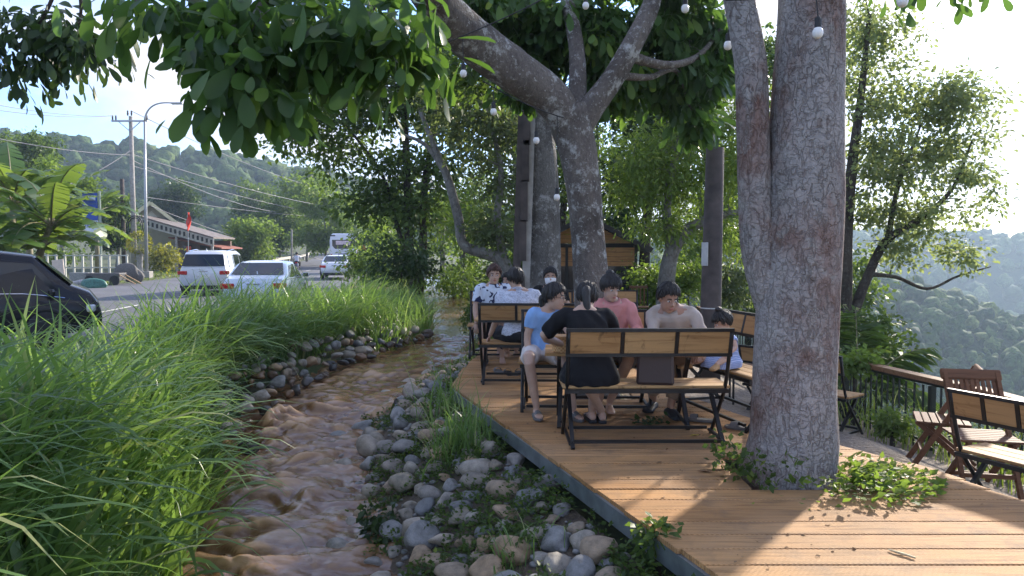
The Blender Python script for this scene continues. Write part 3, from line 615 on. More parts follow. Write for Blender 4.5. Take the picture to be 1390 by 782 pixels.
far_cluster = tree('overhanging_tree', 'dark leafy branch hanging in at the top left corner', 'tree',
    [(PL(6.2, (-170, 700, 6.2), (-180, 300, 6.2), (-190, 0, 6.2), (-140, -120, 6.0), (40, -120, 5.8), (85, -60, 5.7)), [.2, .17, .15, .1, .05, .025]), (PL(5.7, (85, -60), (70, 0), (45, 50), (30, 90)), [.025, .015, .01, .006]), (PL(5.7, (95, -60), (110, 10), (105, 50), (92, 90)), [.02, .012, .008, .005])],
    [E(20, 55, 5.7, 30, 30, 9), E(70, 40, 5.7, 50, 28, 18), E(110, 55, 5.6, 24, 25, 8), E(30, 20, 5.8, 40, 14, 8), E(65, 85, 5.7, 18, 16, 4), E(12, 90, 5.7, 14, 20, 3)], B_DARK, L_DARK, .125, .20, 17, LEAF_BIG, seed=12, droop=.9, twig=.006)
A2 = [base_pt(T2, -.4), base_pt(T2, 0.0), *PL(4.95, (1076, 610), (1078, 540), (1080, 470), (1084, 380), (1090, 290), (1095, 150), (1102, 0), (1110, -200), (1120, -420))]
F2 = [*PL(4.95, (1072, 470), (1050, 410), (1032, 345), (1025, 270), (1022, 180), (1018, 80), (1003, 0), (975, -120), (930, -300))]
right_tree = tree('deck_tree', 'thick pinkish grey plated trunk rising through the deck, slimmer stem on its left', 'tree',
    [(A2, [.36, .305, .29, .275, .272, .262, .252, .232, .212, .19, .15]), (F2, [.10, .125, .12, .11, .105, .102, .098, .085, .05])],
    [(P(1120, -420, 4.95), (1.2, .9, .6), 14), (P(930, -320, 4.95), (.6, .8, .4), 8), (P(1225, -40, 6.2), (.25, .3, .15), 4)], B_RIGHT, L_BIG, .17, .34, 30, LEAF_BIG, seed=13, seg=40, knot=.03, base=base_pt(T2, 0))

# ------------------------------------------------------------------ trees around
tree('slender_tree', 'loose leafy tree with paired dark stems between road and stream', 'tree',
    [(PL(21, (563, 400), (556, 340), (553, 250), (548, 150), (535, 60), (520, -40)), [.16, .13, .11, .09, .07, .04]), (PL(21, (568, 400), (574, 340), (575, 260), (590, 170), (600, 60)), [.14, .12, .1, .07, .04]), (PL(21, (556, 360), (540, 310), (520, 240), (470, 170)), [.08, .06, .05, .03])],
    [E(465, 150, 21, 80, 50, 30), E(545, 120, 21, 80, 60, 30), E(430, 190, 21, 50, 35, 12), E(600, 150, 21, 55, 60, 22), E(500, 225, 21, 60, 35, 16), E(585, 230, 21, 35, 45, 11), E(550, 285, 21, 45, 35, 20), E(500, 270, 21, 30, 25, 6), E(500, 60, 21, 90, 50, 28), E(590, 60, 21, 60, 50, 16)],
    B_DARK, L_MID, .18, .62, 105, seed=21, tintshift=.08, twig=.02)
tree('twisted_tree', 'small tree with a crooked S shaped grey trunk beside the stream', 'tree',
    [(PL(15, (694, 445), (692, 390), (680, 352), (655, 343), (632, 335), (622, 295), (607, 240), (592, 205), (570, 150)), [.17, .15, .13, .12, .11, .1, .085, .07, .04]), (PL(15, (607, 240), (575, 195), (540, 180)), [.06, .04, .02]), (PL(15, (690, 380), (675, 300), (680, 230), (660, 150)), [.1, .08, .06, .03])],
    [E(650, 190, 15, 45, 50, 20), E(685, 250, 15, 35, 45, 16), E(660, 120, 15, 45, 40, 15), E(610, 110, 15, 50, 40, 14), E(690, 318, 15, 36, 24, 14), E(655, 310, 15, 25, 20, 8), E(620, 170, 15, 30, 30, 8), E(690, 170, 15, 30, 50, 12)],
    B_GREY, L_DUSTY, .12, .42, 80, seed=22, tintshift=.1, twig=.014)
tree('leaning_tree', 'grey trunk leaning right with feathery yellow green foliage beside the hut', 'tree',
    [(PL(14.5, (904, 430), (905, 380), (911, 345), (933, 312), (962, 298), (1010, 286)), [.2, .165, .15, .12, .09, .05]), (PL(14.5, (911, 345), (905, 280), (920, 200), (945, 110)), [.1, .085, .06, .03])],
    [E(870, 250, 14.5, 50, 40, 22), E(925, 220, 14.5, 60, 55, 30), E(955, 150, 14.5, 50, 55, 24), E(860, 200, 14.5, 40, 35, 14), E(985, 325, 14.5, 26, 35, 10), E(990, 240, 14.5, 40, 50, 18), E(900, 310, 14.5, 40, 20, 12), E(1010, 180, 14.5, 30, 60, 12)],
    B_GREY, L_LIGHT, .14, .44, 105, seed=23, tintshift=.15, twig=.014, tpl=LEAF_SLIM)
for i, (lab, tr_, cr_, Y, lf, bk) in enumerate((
    ('dark evergreen tree directly behind the wooden hut roof', [(872, 425), (876, 330), (884, 230), (888, 120)], [(880, 140, 55, 50, 26), (850, 240, 45, 40, 18), (900, 200, 40, 60, 16), (835, 300, 30, 25, 8)], 19, L_DARK, B_DARK),
    ('dark tree filling the gap between the two main trunks', [(765, 425), (762, 330), (768, 230), (760, 120)], [(765, 240, 30, 50, 20), (740, 150, 60, 50, 26), (780, 320, 20, 25, 6), (700, 200, 30, 60, 16)], 23, L_MID, B_DARK),
    ('mid green tree behind the leaning concrete post', [(706, 425), (702, 330), (700, 230), (690, 130)], [(700, 270, 40, 50, 14), (650, 280, 40, 40, 10), (690, 150, 60, 50, 12), (640, 310, 30, 30, 8)], 26, L_LIGHT, B_GREY),
    ('light green tree far behind the seated man in tan', [(960, 420), (955, 350), (950, 260)], [(960, 280, 45, 50, 24), (1000, 310, 35, 50, 18), (930, 350, 30, 25, 10), (1005, 230, 35, 50, 14)], 26, L_LIGHT, B_GREY),
    ('broad green tree closing the gap far behind the hut', [(820, 420), (815, 300), (810, 150)], [(800, 180, 60, 70, 34), (850, 120, 60, 60, 28), (840, 290, 50, 50, 24), (790, 300, 40, 50, 16)], 34, L_MID, B_DARK),
    ('broad yellow green tree far behind the stream bend', [(600, 420), (600, 300), (590, 180)], [(600, 310, 50, 50, 24), (560, 270, 50, 50, 16), (650, 250, 40, 40, 8), (520, 310, 40, 40, 14)], 40, L_LIGHT, B_GREY),
    ('tall green tree far behind the dark timber post', [(960, 420), (960, 250), (950, 100)], [(950, 180, 60, 80, 34), (1000, 260, 40, 80, 22), (910, 280, 50, 60, 24), (985, 100, 50, 70, 22), (960, 370, 50, 40, 18)], 36, L_MID, B_DARK),
    ('dense green tree far left of the hut behind the concrete post', [(700, 420), (700, 300), (700, 150)], [(700, 330, 60, 45, 26), (750, 350, 50, 40, 20), (640, 370, 40, 30, 14)], 38, L_LIGHT, B_DARK),
    ('pale thin tree standing on the lawn left of the far table', [(630, 420), (628, 350), (632, 260)], [(615, 300, 25, 40, 12), (640, 260, 35, 40, 14), (650, 350, 20, 25, 6)], 30, L_LIGHT, B_GREY))):
    tree('background_tree', lab, 'tree', [(PL(Y, *tr_), list(np.linspace(.17, .05, len(tr_))))], [E(a, b, Y, c, d, n) for a, b, c, d, n in cr_], bk, lf, .2, .66, 105, seed=30 + i, tintshift=.12, twig=.02, group='trees behind the deck')
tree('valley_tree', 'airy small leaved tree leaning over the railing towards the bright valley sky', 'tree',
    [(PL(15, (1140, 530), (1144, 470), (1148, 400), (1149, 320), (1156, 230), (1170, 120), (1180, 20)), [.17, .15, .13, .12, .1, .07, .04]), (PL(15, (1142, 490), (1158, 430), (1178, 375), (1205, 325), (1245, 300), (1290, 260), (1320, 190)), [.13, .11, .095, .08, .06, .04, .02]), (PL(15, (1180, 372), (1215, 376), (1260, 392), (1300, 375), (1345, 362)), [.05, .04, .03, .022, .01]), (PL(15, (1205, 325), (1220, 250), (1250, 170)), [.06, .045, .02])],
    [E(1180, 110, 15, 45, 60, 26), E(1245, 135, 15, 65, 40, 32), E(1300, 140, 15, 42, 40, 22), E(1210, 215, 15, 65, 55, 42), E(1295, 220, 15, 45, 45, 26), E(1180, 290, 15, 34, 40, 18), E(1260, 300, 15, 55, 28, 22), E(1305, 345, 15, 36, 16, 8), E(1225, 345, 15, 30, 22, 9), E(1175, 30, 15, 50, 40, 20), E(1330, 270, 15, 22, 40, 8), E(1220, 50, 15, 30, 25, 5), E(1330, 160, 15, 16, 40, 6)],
    B_DARK, leafmat('glare_pale_leaf', (.095, .125, .065), (.23, .285, .135), .55, .55, (.34, .36, .16), .25), .115, .36, 80, seed=41, tintshift=.1, twig=.012)  # leaf colour paled so that it carries the glare of the backlight
tree('valley_tree', 'dense green tree behind the thick deck trunk near the railing', 'tree', [(PL(20, (1110, 500), (1100, 380), (1090, 250), (1060, 120)), [.17, .14, .1, .05])],
    [E(1050, 200, 20, 40, 90, 24), E(1050, 330, 20, 30, 50, 12), E(1160, 380, 20, 25, 50, 14), E(1060, 80, 20, 50, 50, 20), E(1150, 60, 20, 40, 60, 14)], B_DARK, L_MID, .17, .5, 90, seed=42, twig=.016)

# roadside trees beyond the road
for i, (lab, px, py, rx, ry, Y, lf, n) in enumerate((
    ('yellow green feathery tree nearest the bus on the far roadside', 440, 295, 34, 38, 84, L_LIGHT, 30), ('tall feathery roadside tree with pale crown under the power lines', 415, 275, 32, 45, 98, L_LIGHT, 30),
    ('dark bushy roadside tree behind the motorbike', 378, 305, 34, 32, 92, L_MID, 26), ('low light green roadside tree right of the white van roof', 340, 325, 34, 26, 70, L_LIGHT, 24),
    ('rounded roadside tree at the far bend of the road', 475, 300, 28, 36, 130, L_MID, 20), ('shaded roadside tree right of the yellow warning sign', 515, 335, 36, 40, 60, L_MID, 24),
    ('dark round tree behind the gabled house', 236, 272, 30, 26, 105, L_DARK, 24), ('tall tree behind the flag at the far roadside', 350, 275, 28, 30, 120, L_MID, 20),
    ('sprawling green tree left of the blue sign', 78, 262, 50, 48, 50, L_LIGHT, 44), ('dark treetop at the far left above the banana plants', 28, 205, 46, 24, 62, L_MID, 26),
    ('green leafy tree between blue sign and utility pole', 156, 300, 22, 34, 54, L_MID, 26), ('pointed pale tree behind the roadside trees', 425, 245, 20, 40, 140, L_MID, 14))):
    s = F_PX / Y; gz = float(H(P(px, py, Y)[0], Y)); b0 = P(px, py, Y); top = b0.copy(); b0[2] = gz - .2
    tree('roadside_tree', lab, 'tree', [([b0, (b0 + top) / 2 + np.array((.2, 0, 0)), top], [.16, .12, .06])], [E(px, py, Y, rx * 1.15, ry * 1.1, int(n * 1.3)), E(px - rx * .3, py + ry * .7, Y, rx * .9, ry * .5, n // 2)], B_GREY, lf, .34 * Y / 70, .95 * Y / 80, 170, seed=60 + i, twig=.03, group='trees along the far side of the road')

# shrubs
def shrub(name, label, px, py, Y, rx, ry, n, lf, size, rc, per, seed, tpl=LEAF_CARD, gz=None):
    c = P(px, py, Y); b0 = c.copy(); b0[2] = float(H(c[0], Y)) - .03 if gz is None else gz
    return tree(name, label, 'shrub', [([b0, (b0 + c) / 2, c], [.03, .02, .01])], [E(px, py, Y, rx, ry, n)], B_DARK, lf, size, rc, per, tpl, seed=seed, twig=.006, seg=6)
for i, a in enumerate((('light green hedge bush right of the hut', 890, 385, 17, 36, 24, 26, L_LIGHT, .11, .36, 110), ('round green bush under the leaning grey trunk', 935, 378, 16, 30, 26, 22, L_LIGHT, .10, .34, 110),
    ('dusty bush behind the dark timber post', 990, 390, 19, 28, 36, 22, L_DUSTY, .12, .4, 100), ('leafy bush on the lawn beyond the far table', 615, 385, 26, 40, 24, 22, L_LIGHT, .14, .5, 90), ('dark bush at the foot of the slender tree', 545, 350, 19, 48, 30, 26, L_DARK, .14, .45, 100),
    ('green bush beside the stream behind the seated men', 650, 425, 15.5, 14, 22, 14, L_MID, .07, .25, 110), ('dense bush left of the hut behind the concrete post', 705, 375, 19, 46, 36, 30, L_MID, .13, .45, 100),
    ('bright leaved bush behind the railing beside the trunk', 1160, 490, 9.5, 26, 12, 14, L_LIGHT, .09, .2, 60), ('tangled bush below the valley tree', 1175, 455, 13, 42, 34, 24, L_MID, .11, .38, 100), ('tall bushes between road and lawn', 500, 360, 33, 34, 22, 20, L_LIGHT, .2, .7, 90),
    ('green thicket behind the thick trunk near the railing', 1020, 410, 21, 40, 30, 18, L_MID, .15, .5, 90), ('yellow flowering bush in front of the gabled house', 218, 350, 50, 17, 11, 16, leafmat('yellow_leaf', (.10, .12, .02), (.26, .26, .04), .4, .5, (.42, .34, .05)), .28, .8, 70),
    ('low hedge along the garden fence behind the black car', 60, 345, 42, 46, 10, 16, L_MID, .25, .7, 70), ('small leafy weed growing out of the water by the stones', 507, 580, 8.8, 9, 12, 5, L_DARK, .07, .09, 30), ('dark leafy weed at the water edge in the foreground', 520, 722, 5.6, 26, 40, 16, L_DARK, .075, .12, 34),
    ('leafy weed against the near end of the deck edge', 893, 735, 3.9, 14, 28, 8, L_MID, .06, .08, 34), ('leafy weeds climbing at the railing foot', 1212, 575, 8.2, 20, 16, 10, L_LIGHT, .07, .14, 60))):
    shrub('shrub', *a, 80 + i)

# ------------------------------------------------------------------ banana plants
k = N('banana_leaf'); v = k.coord('Object'); a = k.attr('tint'); k.base(k.ramp(a, [(0, (.035, .085, .018)), (.7, (.095, .185, .035)), (1, (.24, .26, .06))])); k.set(Roughness=.4)
tr_n = k.new('ShaderNodeBsdfTranslucent'); tr_n.inputs['Color'].default_value = (.25, .36, .05, 1); ms = k.new('ShaderNodeMixShader'); ms.inputs[0].default_value = .4; k.l.new(k.b.outputs[0], ms.inputs[1]); k.l.new(tr_n.outputs[0], ms.inputs[2]); k.l.new(ms.outputs[0], k.out.inputs['Surface']); M_BANANA = k.m
M_STEM = simple('banana_stem', (.16, .14, .07), .7, 0, .35, 6)
def banana(label, px, py, Y, h, n, seed, lean=0.0):
    r_ = np.random.default_rng(seed); b = P(px, py, Y); g = float(H(b[0], Y)); root = thing('banana_plant', label, 'banana plant', (b[0], Y, g), group='banana plants beside the road')
    MB().tube([(0, 0, -.1), (lean * .3, 0, h * .4), (lean, 0, h)], [.16, .13, .07], 10).obj('stem', M_STEM, root, smooth=True)
    for i in range(n):
        az = i * 2.4 + r_.uniform(-.4, .4); L = r_.uniform(1.8, 2.9); el = r_.uniform(.15, 1.4); m = 22; t = np.linspace(0, 1, m)
        ang = el - t ** 1.5 * r_.uniform(.9, 2.1); p = np.cumsum(np.stack([np.cos(ang) * math.cos(az), np.cos(ang) * math.sin(az), np.sin(ang)], 1) * L / m, axis=0) + (lean, 0, h - .1)
        wd = .40 * np.sin(np.clip(t * 1.12 - .12, 0, 1) * PI) ** .55 * (t > .1); side = np.array((-math.sin(az), math.cos(az), 0)); V = []; Fq = []; c_ = 0
        for sd in (-1, 1):
            for j in range(m - 1):
                dr_ = -.12 - .25 * r_.random(); gap = .86 if r_.random() < .3 else 1.0
                w0, w1 = wd[j], wd[j + 1]; q1 = p[j] + (p[j + 1] - p[j]) * gap
                V += [p[j], p[j + 1], q1 + sd * side * w1 + (0, 0, dr_ * w1), p[j] + sd * side * w0 + (0, 0, dr_ * w0)]; Fq.append([c_, c_ + 1, c_ + 2, c_ + 3]); c_ += 4
        o = link('leaf', fastmesh('leaf', np.array(V), np.array(Fq), M_BANANA, tint=np.full(len(V), np.clip(r_.normal(.5, .28), 0, 1))), root)
        MB().tube(p[::3], np.linspace(.03, .006, len(p[::3])), 5).obj('midrib', M_STEM, o)
for i, (lab, px, Y, h, ln) in enumerate((('tall banana plant at the left edge with upright pale leaf', 15, 27, 3.4, .1), ('leaning banana plant with a red tied stem', 28, 25, 2.6, .9), ('banana plant with arching leaves left of the blue sign', 48, 26, 2.0, .2), ('banana plant behind the leaning one, half hidden', 40, 32, 3.4, 0), ('small banana plant top beside the utility pole', 132, 50, 3.9, 0), ('low banana plant at the far left behind the black car', -12, 24, 1.7, 0))):
    banana(lab, px, 340, Y * .86, h, 15, 300 + i, ln)
MB().lathe([(.13, 0), (.145, .04), (.14, .12), (.12, .16)], 12).obj('red_cloth_tie', simple('red_cloth', (.6, .05, .03), .8), label='red cloth tied round the leaning banana stem', cat='cloth').location = (P(28, 340, 21.5)[0] + .16, 21.5, .75)

# palm fronds beyond the railing
def frond(root, b, az, el, L, curl, n=26, seed=0, lf=.45):
    r_ = np.random.default_rng(seed); t = np.linspace(0, 1, n); ang = el - curl * t ** 1.4; p = np.cumsum(np.stack([np.cos(ang) * math.cos(az), np.cos(ang) * math.sin(az), np.sin(ang)], 1) * L / n, axis=0) + b
    fr = MB().tube(p, np.linspace(.018, .004, n), 5).obj('frond', M_STEM, root); pos, ax = [], []
    for j in range(3, n):
        for sd in (-1, 1):
            for _ in range(2): pos.append(p[j] + r_.normal(0, .01, 3)); ax.append((p[j] - p[j - 1]) / (L / n) * .7 + sd * np.array((-math.sin(az), math.cos(az), 0)) + (0, 0, -.55 + r_.normal(0, .15)))
    m = len(pos); tt = np.linspace(0, 1, m); leaves('leaflets', np.array(pos), np.array(ax), lf * np.sin(np.clip(tt * .85 + .15, 0, 1) * PI) ** .6 + .05, L_MID, LEAF_LONG, fr, r_=r_)
b0 = P(1165, 505, 11); b0[2] -= .6; root = thing('palm', 'young palm with drooping feathered fronds behind the railing', 'palm', b0)
MB().tube([(0, 0, -1.5), (.02, 0, -.4), (0, 0, .2)], [.09, .08, .06], 8).obj('trunk', B_DARK, root, smooth=True)
for i, (az, el, L, cu) in enumerate(((.15, 1.0, 1.5, 1.0), (.5, .75, 1.25, 1.5), (2.2, 1.3, 1.7, .7), (1.2, 1.25, 1.6, .6), (-.5, .7, 1.2, 1.6), (3.0, 1.0, 1.2, 1.2))): frond(root, np.array((0, 0, .15)), az, el, L, cu, seed=i)

# ------------------------------------------------------------------ grass
def grass(name, bx, by, bz, length, width, label, mat, lean=None, kap=(.7, 2.4), seg=8, seed=0, tint=None, th0=.28, cat='grass', **kw):
    r_ = np.random.default_rng(seed); n = len(bx); az = r_.uniform(0, 2 * PI, n)
    if lean is not None: az = np.where(r_.random(n) < lean[1], lean[0] + r_.normal(0, .7, n), az)
    th = np.abs(r_.normal(0, th0, n)); kp = r_.uniform(kap[0], kap[1], n); p = np.stack([bx, by, bz], 1); t = np.linspace(0, 1, seg + 1)
    side = np.stack([-np.sin(az), np.cos(az), r_.normal(0, .25, n)], 1); side = unit(side); V = np.zeros((n, (seg + 1) * 2, 3)); pp = p.copy(); w_az = r_.normal(0, .5, n)
    for i, ti in enumerate(t):
        wdt = width * (.55 + .45 * min(1, ti * 5)) * (1 - ti ** 2.2) * .5 + .0006
        V[:, 2 * i] = pp + side * wdt[:, None]; V[:, 2 * i + 1] = pp - side * wdt[:, None]
        a = th + kp * (ti + .5 / seg) ** 1.7; a2 = az + w_az * ti
        pp = pp + np.stack([np.sin(a) * np.cos(a2), np.sin(a) * np.sin(a2), np.cos(a)], 1) * (length / seg)[:, None]
    i = np.arange(seg)[:, None] * 2; q = (i + np.array([0, 1, 3, 2])[None]); Fq = q[None] + (np.arange(n) * (seg + 1) * 2)[:, None, None]
    tn = np.where(r_.random(n) < .05, 1.0, np.clip(r_.normal(.43, .21, n), 0, 1)) if tint is None else tint
    return link(name, fastmesh(name, V.reshape(-1, 3), Fq.reshape(-1, 4), mat, tint=np.repeat(tn, (seg + 1) * 2), smooth=True), label=label, cat=cat, kind='stuff', **kw)
def scatter(n, y0, y1, x0f, x1f, pw=1.0, seed=0):
    r_ = np.random.default_rng(seed); y = y0 + (y1 - y0) * r_.random(n) ** pw; t = r_.random(n); x = x0f(y) + (x1f(y) - x0f(y)) * t; return x, y, H(x, y) - .02, r_
x, y, z, r_ = scatter(9500, 1.9, 15.5, lambda y: np.maximum(road_r(y) + .1, -.80 * y - 1.2), lambda y: water_l(y) - .15 - .45 * sst((y - 6.5) / 1.5), 1.15, 5)
kk = (x > -.80 * y - .9); x, y, z = x[kk], y[kk], z[kk]; cl = .6 + .7 * fbm(x * 1.1, y * 1.1, 9)
near = np.clip((7 - y) / 5, 0, 1); edge = np.clip((x - water_l(y) + 1.3) / 1.1, 0, 1)
hgt = cl * r_.uniform(.75, 1.35, len(x)) * (1.42 + .15 * near) * (1 - .42 * edge)
grass('tall_grass', x, y, z, hgt, r_.uniform(.018, .050, len(x)) * (1 + .6 * near), 'tall arching green grass covering the bank between road and stream', L_GRASS, lean=(-.25, .38), seed=6)
x, y, z, r_ = scatter(2600, 13.5, 19, lambda y: water_l(y) - 2.4, lambda y: water_l(y) - .1, 1.0, 7)
grass('tall_grass', x, y, z, r_.uniform(.7, 1.45, len(x)), r_.uniform(.014, .028, len(x)), 'tall grass clump where the stream bends behind the stones', L_GRASS, seed=8)
x, y, z, r_ = scatter(5000, 15, 45, lambda y: road_r(y) + .5, lambda y: water_l(y) - .5, 1.2, 9)
grass('rough_grass', x, y, z, r_.uniform(.25, .7, len(x)), r_.uniform(.02, .04, len(x)), 'rough green grass on the strip beside the road', L_LAWN, seg=4, seed=10)
x, y, z, r_ = scatter(12000, 13.3, 40, lambda y: water_r(y) + .05, lambda y: np.full_like(y, 3.2), 1.4, 11)
kk = ~((y < 13.5) | ((x > -.4) & (x < 3.2) & (y > 17) & (y < 21))); x, y, z = x[kk], y[kk], z[kk]
grass('lawn', x, y, z, r_.uniform(.10, .34, len(x)), r_.uniform(.015, .03, len(x)), 'yellow green lawn behind the deck', L_LAWN, seg=3, seed=12)
x, y, z, r_ = scatter(4000, 30, 75, lambda y: road_l(y) - 5, lambda y: road_l(y) - .2, 1.0, 13)
grass('verge_grass', x, y, z, r_.uniform(.1, .3, len(x)), r_.uniform(.03, .06, len(x)), 'grass verge along the far side of the road', L_LAWN, seg=3, seed=14)
# clumps on the stone bank
def clump(label, px, py, zz, n, L, w, sd, spread=.1, lean=None, mat=None):
    p_ = G(px, py, zz); r_ = np.random.default_rng(sd); x = p_[0] + r_.normal(0, spread, n); y = p_[1] + r_.normal(0, spread, n)
    return grass('grass_clump', x, y, H(x, y) - .01, L * r_.uniform(.5, 1.15, n), w * r_.uniform(.6, 1.2, n), label, mat or L_GRASS, lean=lean, kap=(.2, 2.0), seed=sd, th0=.25)
clump('tall grass clump on the stone bank beside the deck', 622, 610, -.25, 170, .62, .013, 15, .13)
clump('thin grass stems standing left of the deck corner', 596, 572, -.3, 50, .75, .014, 16, .12)
clump('small grass tuft under the deck edge', 660, 590, -.22, 60, .4, .01, 17, .1)
clump('grass tuft between stones in the foreground', 700, 760, -.35, 40, .35, .009, 18, .1)
clump('grass blades at the foot of the thick trunk', 1045, 662, .0, 14, .36, .014, 19, .03)
x, y, z, r_ = scatter(1500, 4.5, 13, lambda y: rail_x(y) - .5, lambda y: rail_x(y) + 1.2, 1.0, 20)
grass('slope_grass', x, y, z, r_.uniform(.3, .9, len(x)), r_.uniform(.01, .02, len(x)), 'bright green grass growing along the railing', L_LAWN, seed=21)
# low creeping plants between the stones
r_ = np.random.default_rng(31); y = 3.4 + 8.8 * r_.random(30000) ** 1.5; t = r_.random(30000); x = water_r(y) + (deck_l(y) - .03 - water_r(y)) * (.2 + .8 * t)
kk = fbm(x * 2.6, y * 2.6, 44, 3) + .2 * t > .55; x, y = x[kk], y[kk]; n = len(x); z = H(x, y) + r_.uniform(0, .15, n) * (.5 + fbm(x * 6, y * 6, 2, 2))
leaves('creeping_plants', np.stack([x, y, z], 1), np.stack([r_.normal(0, 1, n), r_.normal(0, 1, n), r_.uniform(-.1, .9, n)], 1), r_.uniform(.022, .05, n), L_MID, LEAF_CARD, label='low green creeping plants between the bank stones', cat='plants', kind='stuff', r_=r_)
r_ = np.random.default_rng(32); n = 900; u = r_.random(n); an = -.5 + r_.normal(0, .5, n); d = .30 + .42 * r_.random(n) ** 1.5; x = T2[0] + d * np.cos(an) * 1.25; y = T2[1] - .05 + d * np.sin(an) * .9 - .08; 
leaves('creeping_vine', np.stack([x, y, .01 + r_.random(n) * .14 * np.clip(1.1 - d * 1.2, .1, 1)], 1), np.stack([np.cos(an) + r_.normal(0, .7, n), np.sin(an) + r_.normal(0, .7, n), r_.uniform(-.2, .8, n)], 1), r_.uniform(.03, .075, n), L_LIGHT, LEAF_CARD, label='leafy vine spreading over the planks at the foot of the thick trunk', cat='vine', kind='stuff', r_=r_)
n = 260; an = 3.5 + r_.normal(0, .5, n); d = .33 + .2 * r_.random(n); x = T2[0] + d * np.cos(an); y = T2[1] + d * np.sin(an)
leaves('ground_weed', np.stack([x, y, .01 + r_.random(n) * .2], 1), r_.normal(0, 1, (n, 3)), r_.uniform(.03, .07, n), L_MID, LEAF_CARD, label='leafy weed left of the thick trunk foot', cat='weed', kind='stuff', r_=r_)
# ------------------------------------------------------------------ benches, tables, chairs
def woodmat(name, tones, knots=.5, rough=.5, stretch=(1.2, 14, 14)):
    k = N(name); v = k.coord('Object'); rd = k.rand(); off = k.new('ShaderNodeVectorMath', operation='ADD'); cx = k.new('ShaderNodeCombineXYZ'); k.l.new(k.math('MULTIPLY', rd, 23.0), cx.inputs[0]); k.l.new(k.math('MULTIPLY', rd, 11.0), cx.inputs[1]); k.l.new(v, off.inputs[0]); k.l.new(cx.outputs[0], off.inputs[1])
    m = k.new('ShaderNodeMapping'); m.inputs['Scale'].default_value = stretch; k.l.new(off.outputs[0], m.inputs['Vector'])
    f1 = k.noise(m.outputs[0], 2.0, 6, .6, .8); f2 = k.noise(off.outputs[0], 5.0, 4, .6, 1.5)
    c = k.ramp(rd, [(i / (len(tones) - 1), t) for i, t in enumerate(tones)])
    c = k.mix(1.0, c, k.ramp(f1, [(.28, (.55, .48, .42)), (.5, (1, 1, 1)), (.8, (1.15, 1.12, 1.05))]), 'MULTIPLY')
    k.base(k.mix(k.ramp(f2, [(.60, .0), (.70, knots)]), c, tuple(x * .22 for x in tones[0]))); k.set(Roughness=.7); k.b.inputs['Specular IOR Level'].default_value = .2; k.bump(f1, .2, .004); return k.m
M_BENCH = woodmat('bench_wood', [(.34, .19, .08), (.44, .27, .12), (.38, .21, .085)], .6)
M_TEAK = woodmat('folding_chair_wood', [(.13, .065, .035), (.17, .085, .045)], .2)
M_RAILW = woodmat('handrail_wood', [(.24, .13, .065), (.24, .13, .065)], .3)
M_HUTW = woodmat('hut_boards', [(.40, .20, .085), (.52, .28, .13), (.45, .23, .10)], .35)
def make_bench(label, loc, rz, W=1.24, panels=3, group='folding benches with black steel frames', back=True):
    root = thing('bench', label, 'bench', loc, rz, group); hw = W / 2
    for sd in (-1, 1):                                    # crossed side frames
        x = sd * (hw - .02)
        if back:
            p, r_ = smooth_path([(x, .24, .0), (x, -.02, .30), (x, -.13, .44), (x, -.20, .62), (x, -.27, .90)], [.016] * 5, 14); MB().tube(p, .016, 6).obj('side_frame', M_BLACK, root, smooth=True)
        else: MB().bar((x, .2, 0), (x, -.17, .42), .03).obj('leg', M_BLACK, root)
        MB().bar((x - sd * .036, -.25, .0), (x - sd * .036, .19, .425), .03).obj('leg', M_BLACK, root)
        MB().bar((x, -.16, .428), (x, .21, .428), .026, .022).obj('seat_bracket', M_BLACK, root)
        MB().bar((x - sd * .018, -.235, .035), (x - sd * .018, .225, .035), .022).obj('foot_bar', M_BLACK, root)
    for y, z in ((-.232, .052), (.215, .052)): MB().bar((-hw + .06, y, z), (hw - .06, y, z), .024).obj('stretcher', M_BLACK, root)
    for y in (-.165, .205): MB().bar((-hw, y, .424), (hw, y, .424), .028, .03).obj('seat_rail', M_BLACK, root)
    n = 3
    for j in range(n):
        y = -.145 + j * .118; MB().box((0, y + .055, .451), (W + .03, .112, .022), bev=.005).obj('seat_board', M_BENCH, root)
    if back:
        a, b_ = Vector((0, -.226, .712)), Vector((0, -.272, .905)); u = (b_ - a).normalized()
        for c_ in (a, b_): MB().bar((-hw, c_.y, c_.z), (hw, c_.y, c_.z), .03, .026).obj('back_rail', M_BLACK, root)
        pw = (W - .03) / panels; tilt = math.atan2(-u.y, u.z)
        for j in range(panels + 1):
            x = -hw + .015 + j * pw; MB().bar((x, a.y, a.z), (x, b_.y, b_.z), .026, .024).obj('back_upright', M_BLACK, root)
        for j in range(panels):
            c_ = (a + b_) / 2; o = MB().box((0, 0, 0), (pw - .028, .018, .172), bev=.004).obj('back_panel', M_BENCH, root); o.location = (-hw + .015 + (j + .5) * pw, c_.y + .002, c_.z); o.rotation_euler = (tilt, 0, 0)
    return root
make_bench('nearest bench seen from behind, three wood panels, brown bag on its seat', (1.03, 5.78, 0), R(1), 1.26)
make_bench('bench facing the camera behind the near table, girl in blue on its left end', (.70, 7.02, 0), R(178), 1.24)
make_bench('bench seen from behind at the far table, man in pale patterned shirt on it', (.26, 8.42, 0), R(-2), 1.26)
make_bench('bench at the right end of the near table where the toddler sits', (2.00, 6.68, 0), R(104), 1.28)
make_bench('bench half hidden by the thick trunk, facing the valley railing', (3.35, 8.55, -.55), R(-52), 1.3)
make_bench('bench cut off by the right edge beside the wooden folding chairs', (3.68, 4.92, -.42), R(-65), 1.2, 5)
make_bench('far bench behind the far table, mostly hidden by the seated men', (.14, 10.45, 0), R(180), 1.5, 3)
make_bench('empty light wood bench behind the woman in pink near the hut', (1.35, 11.6, -.05), R(176), 1.3, 3)

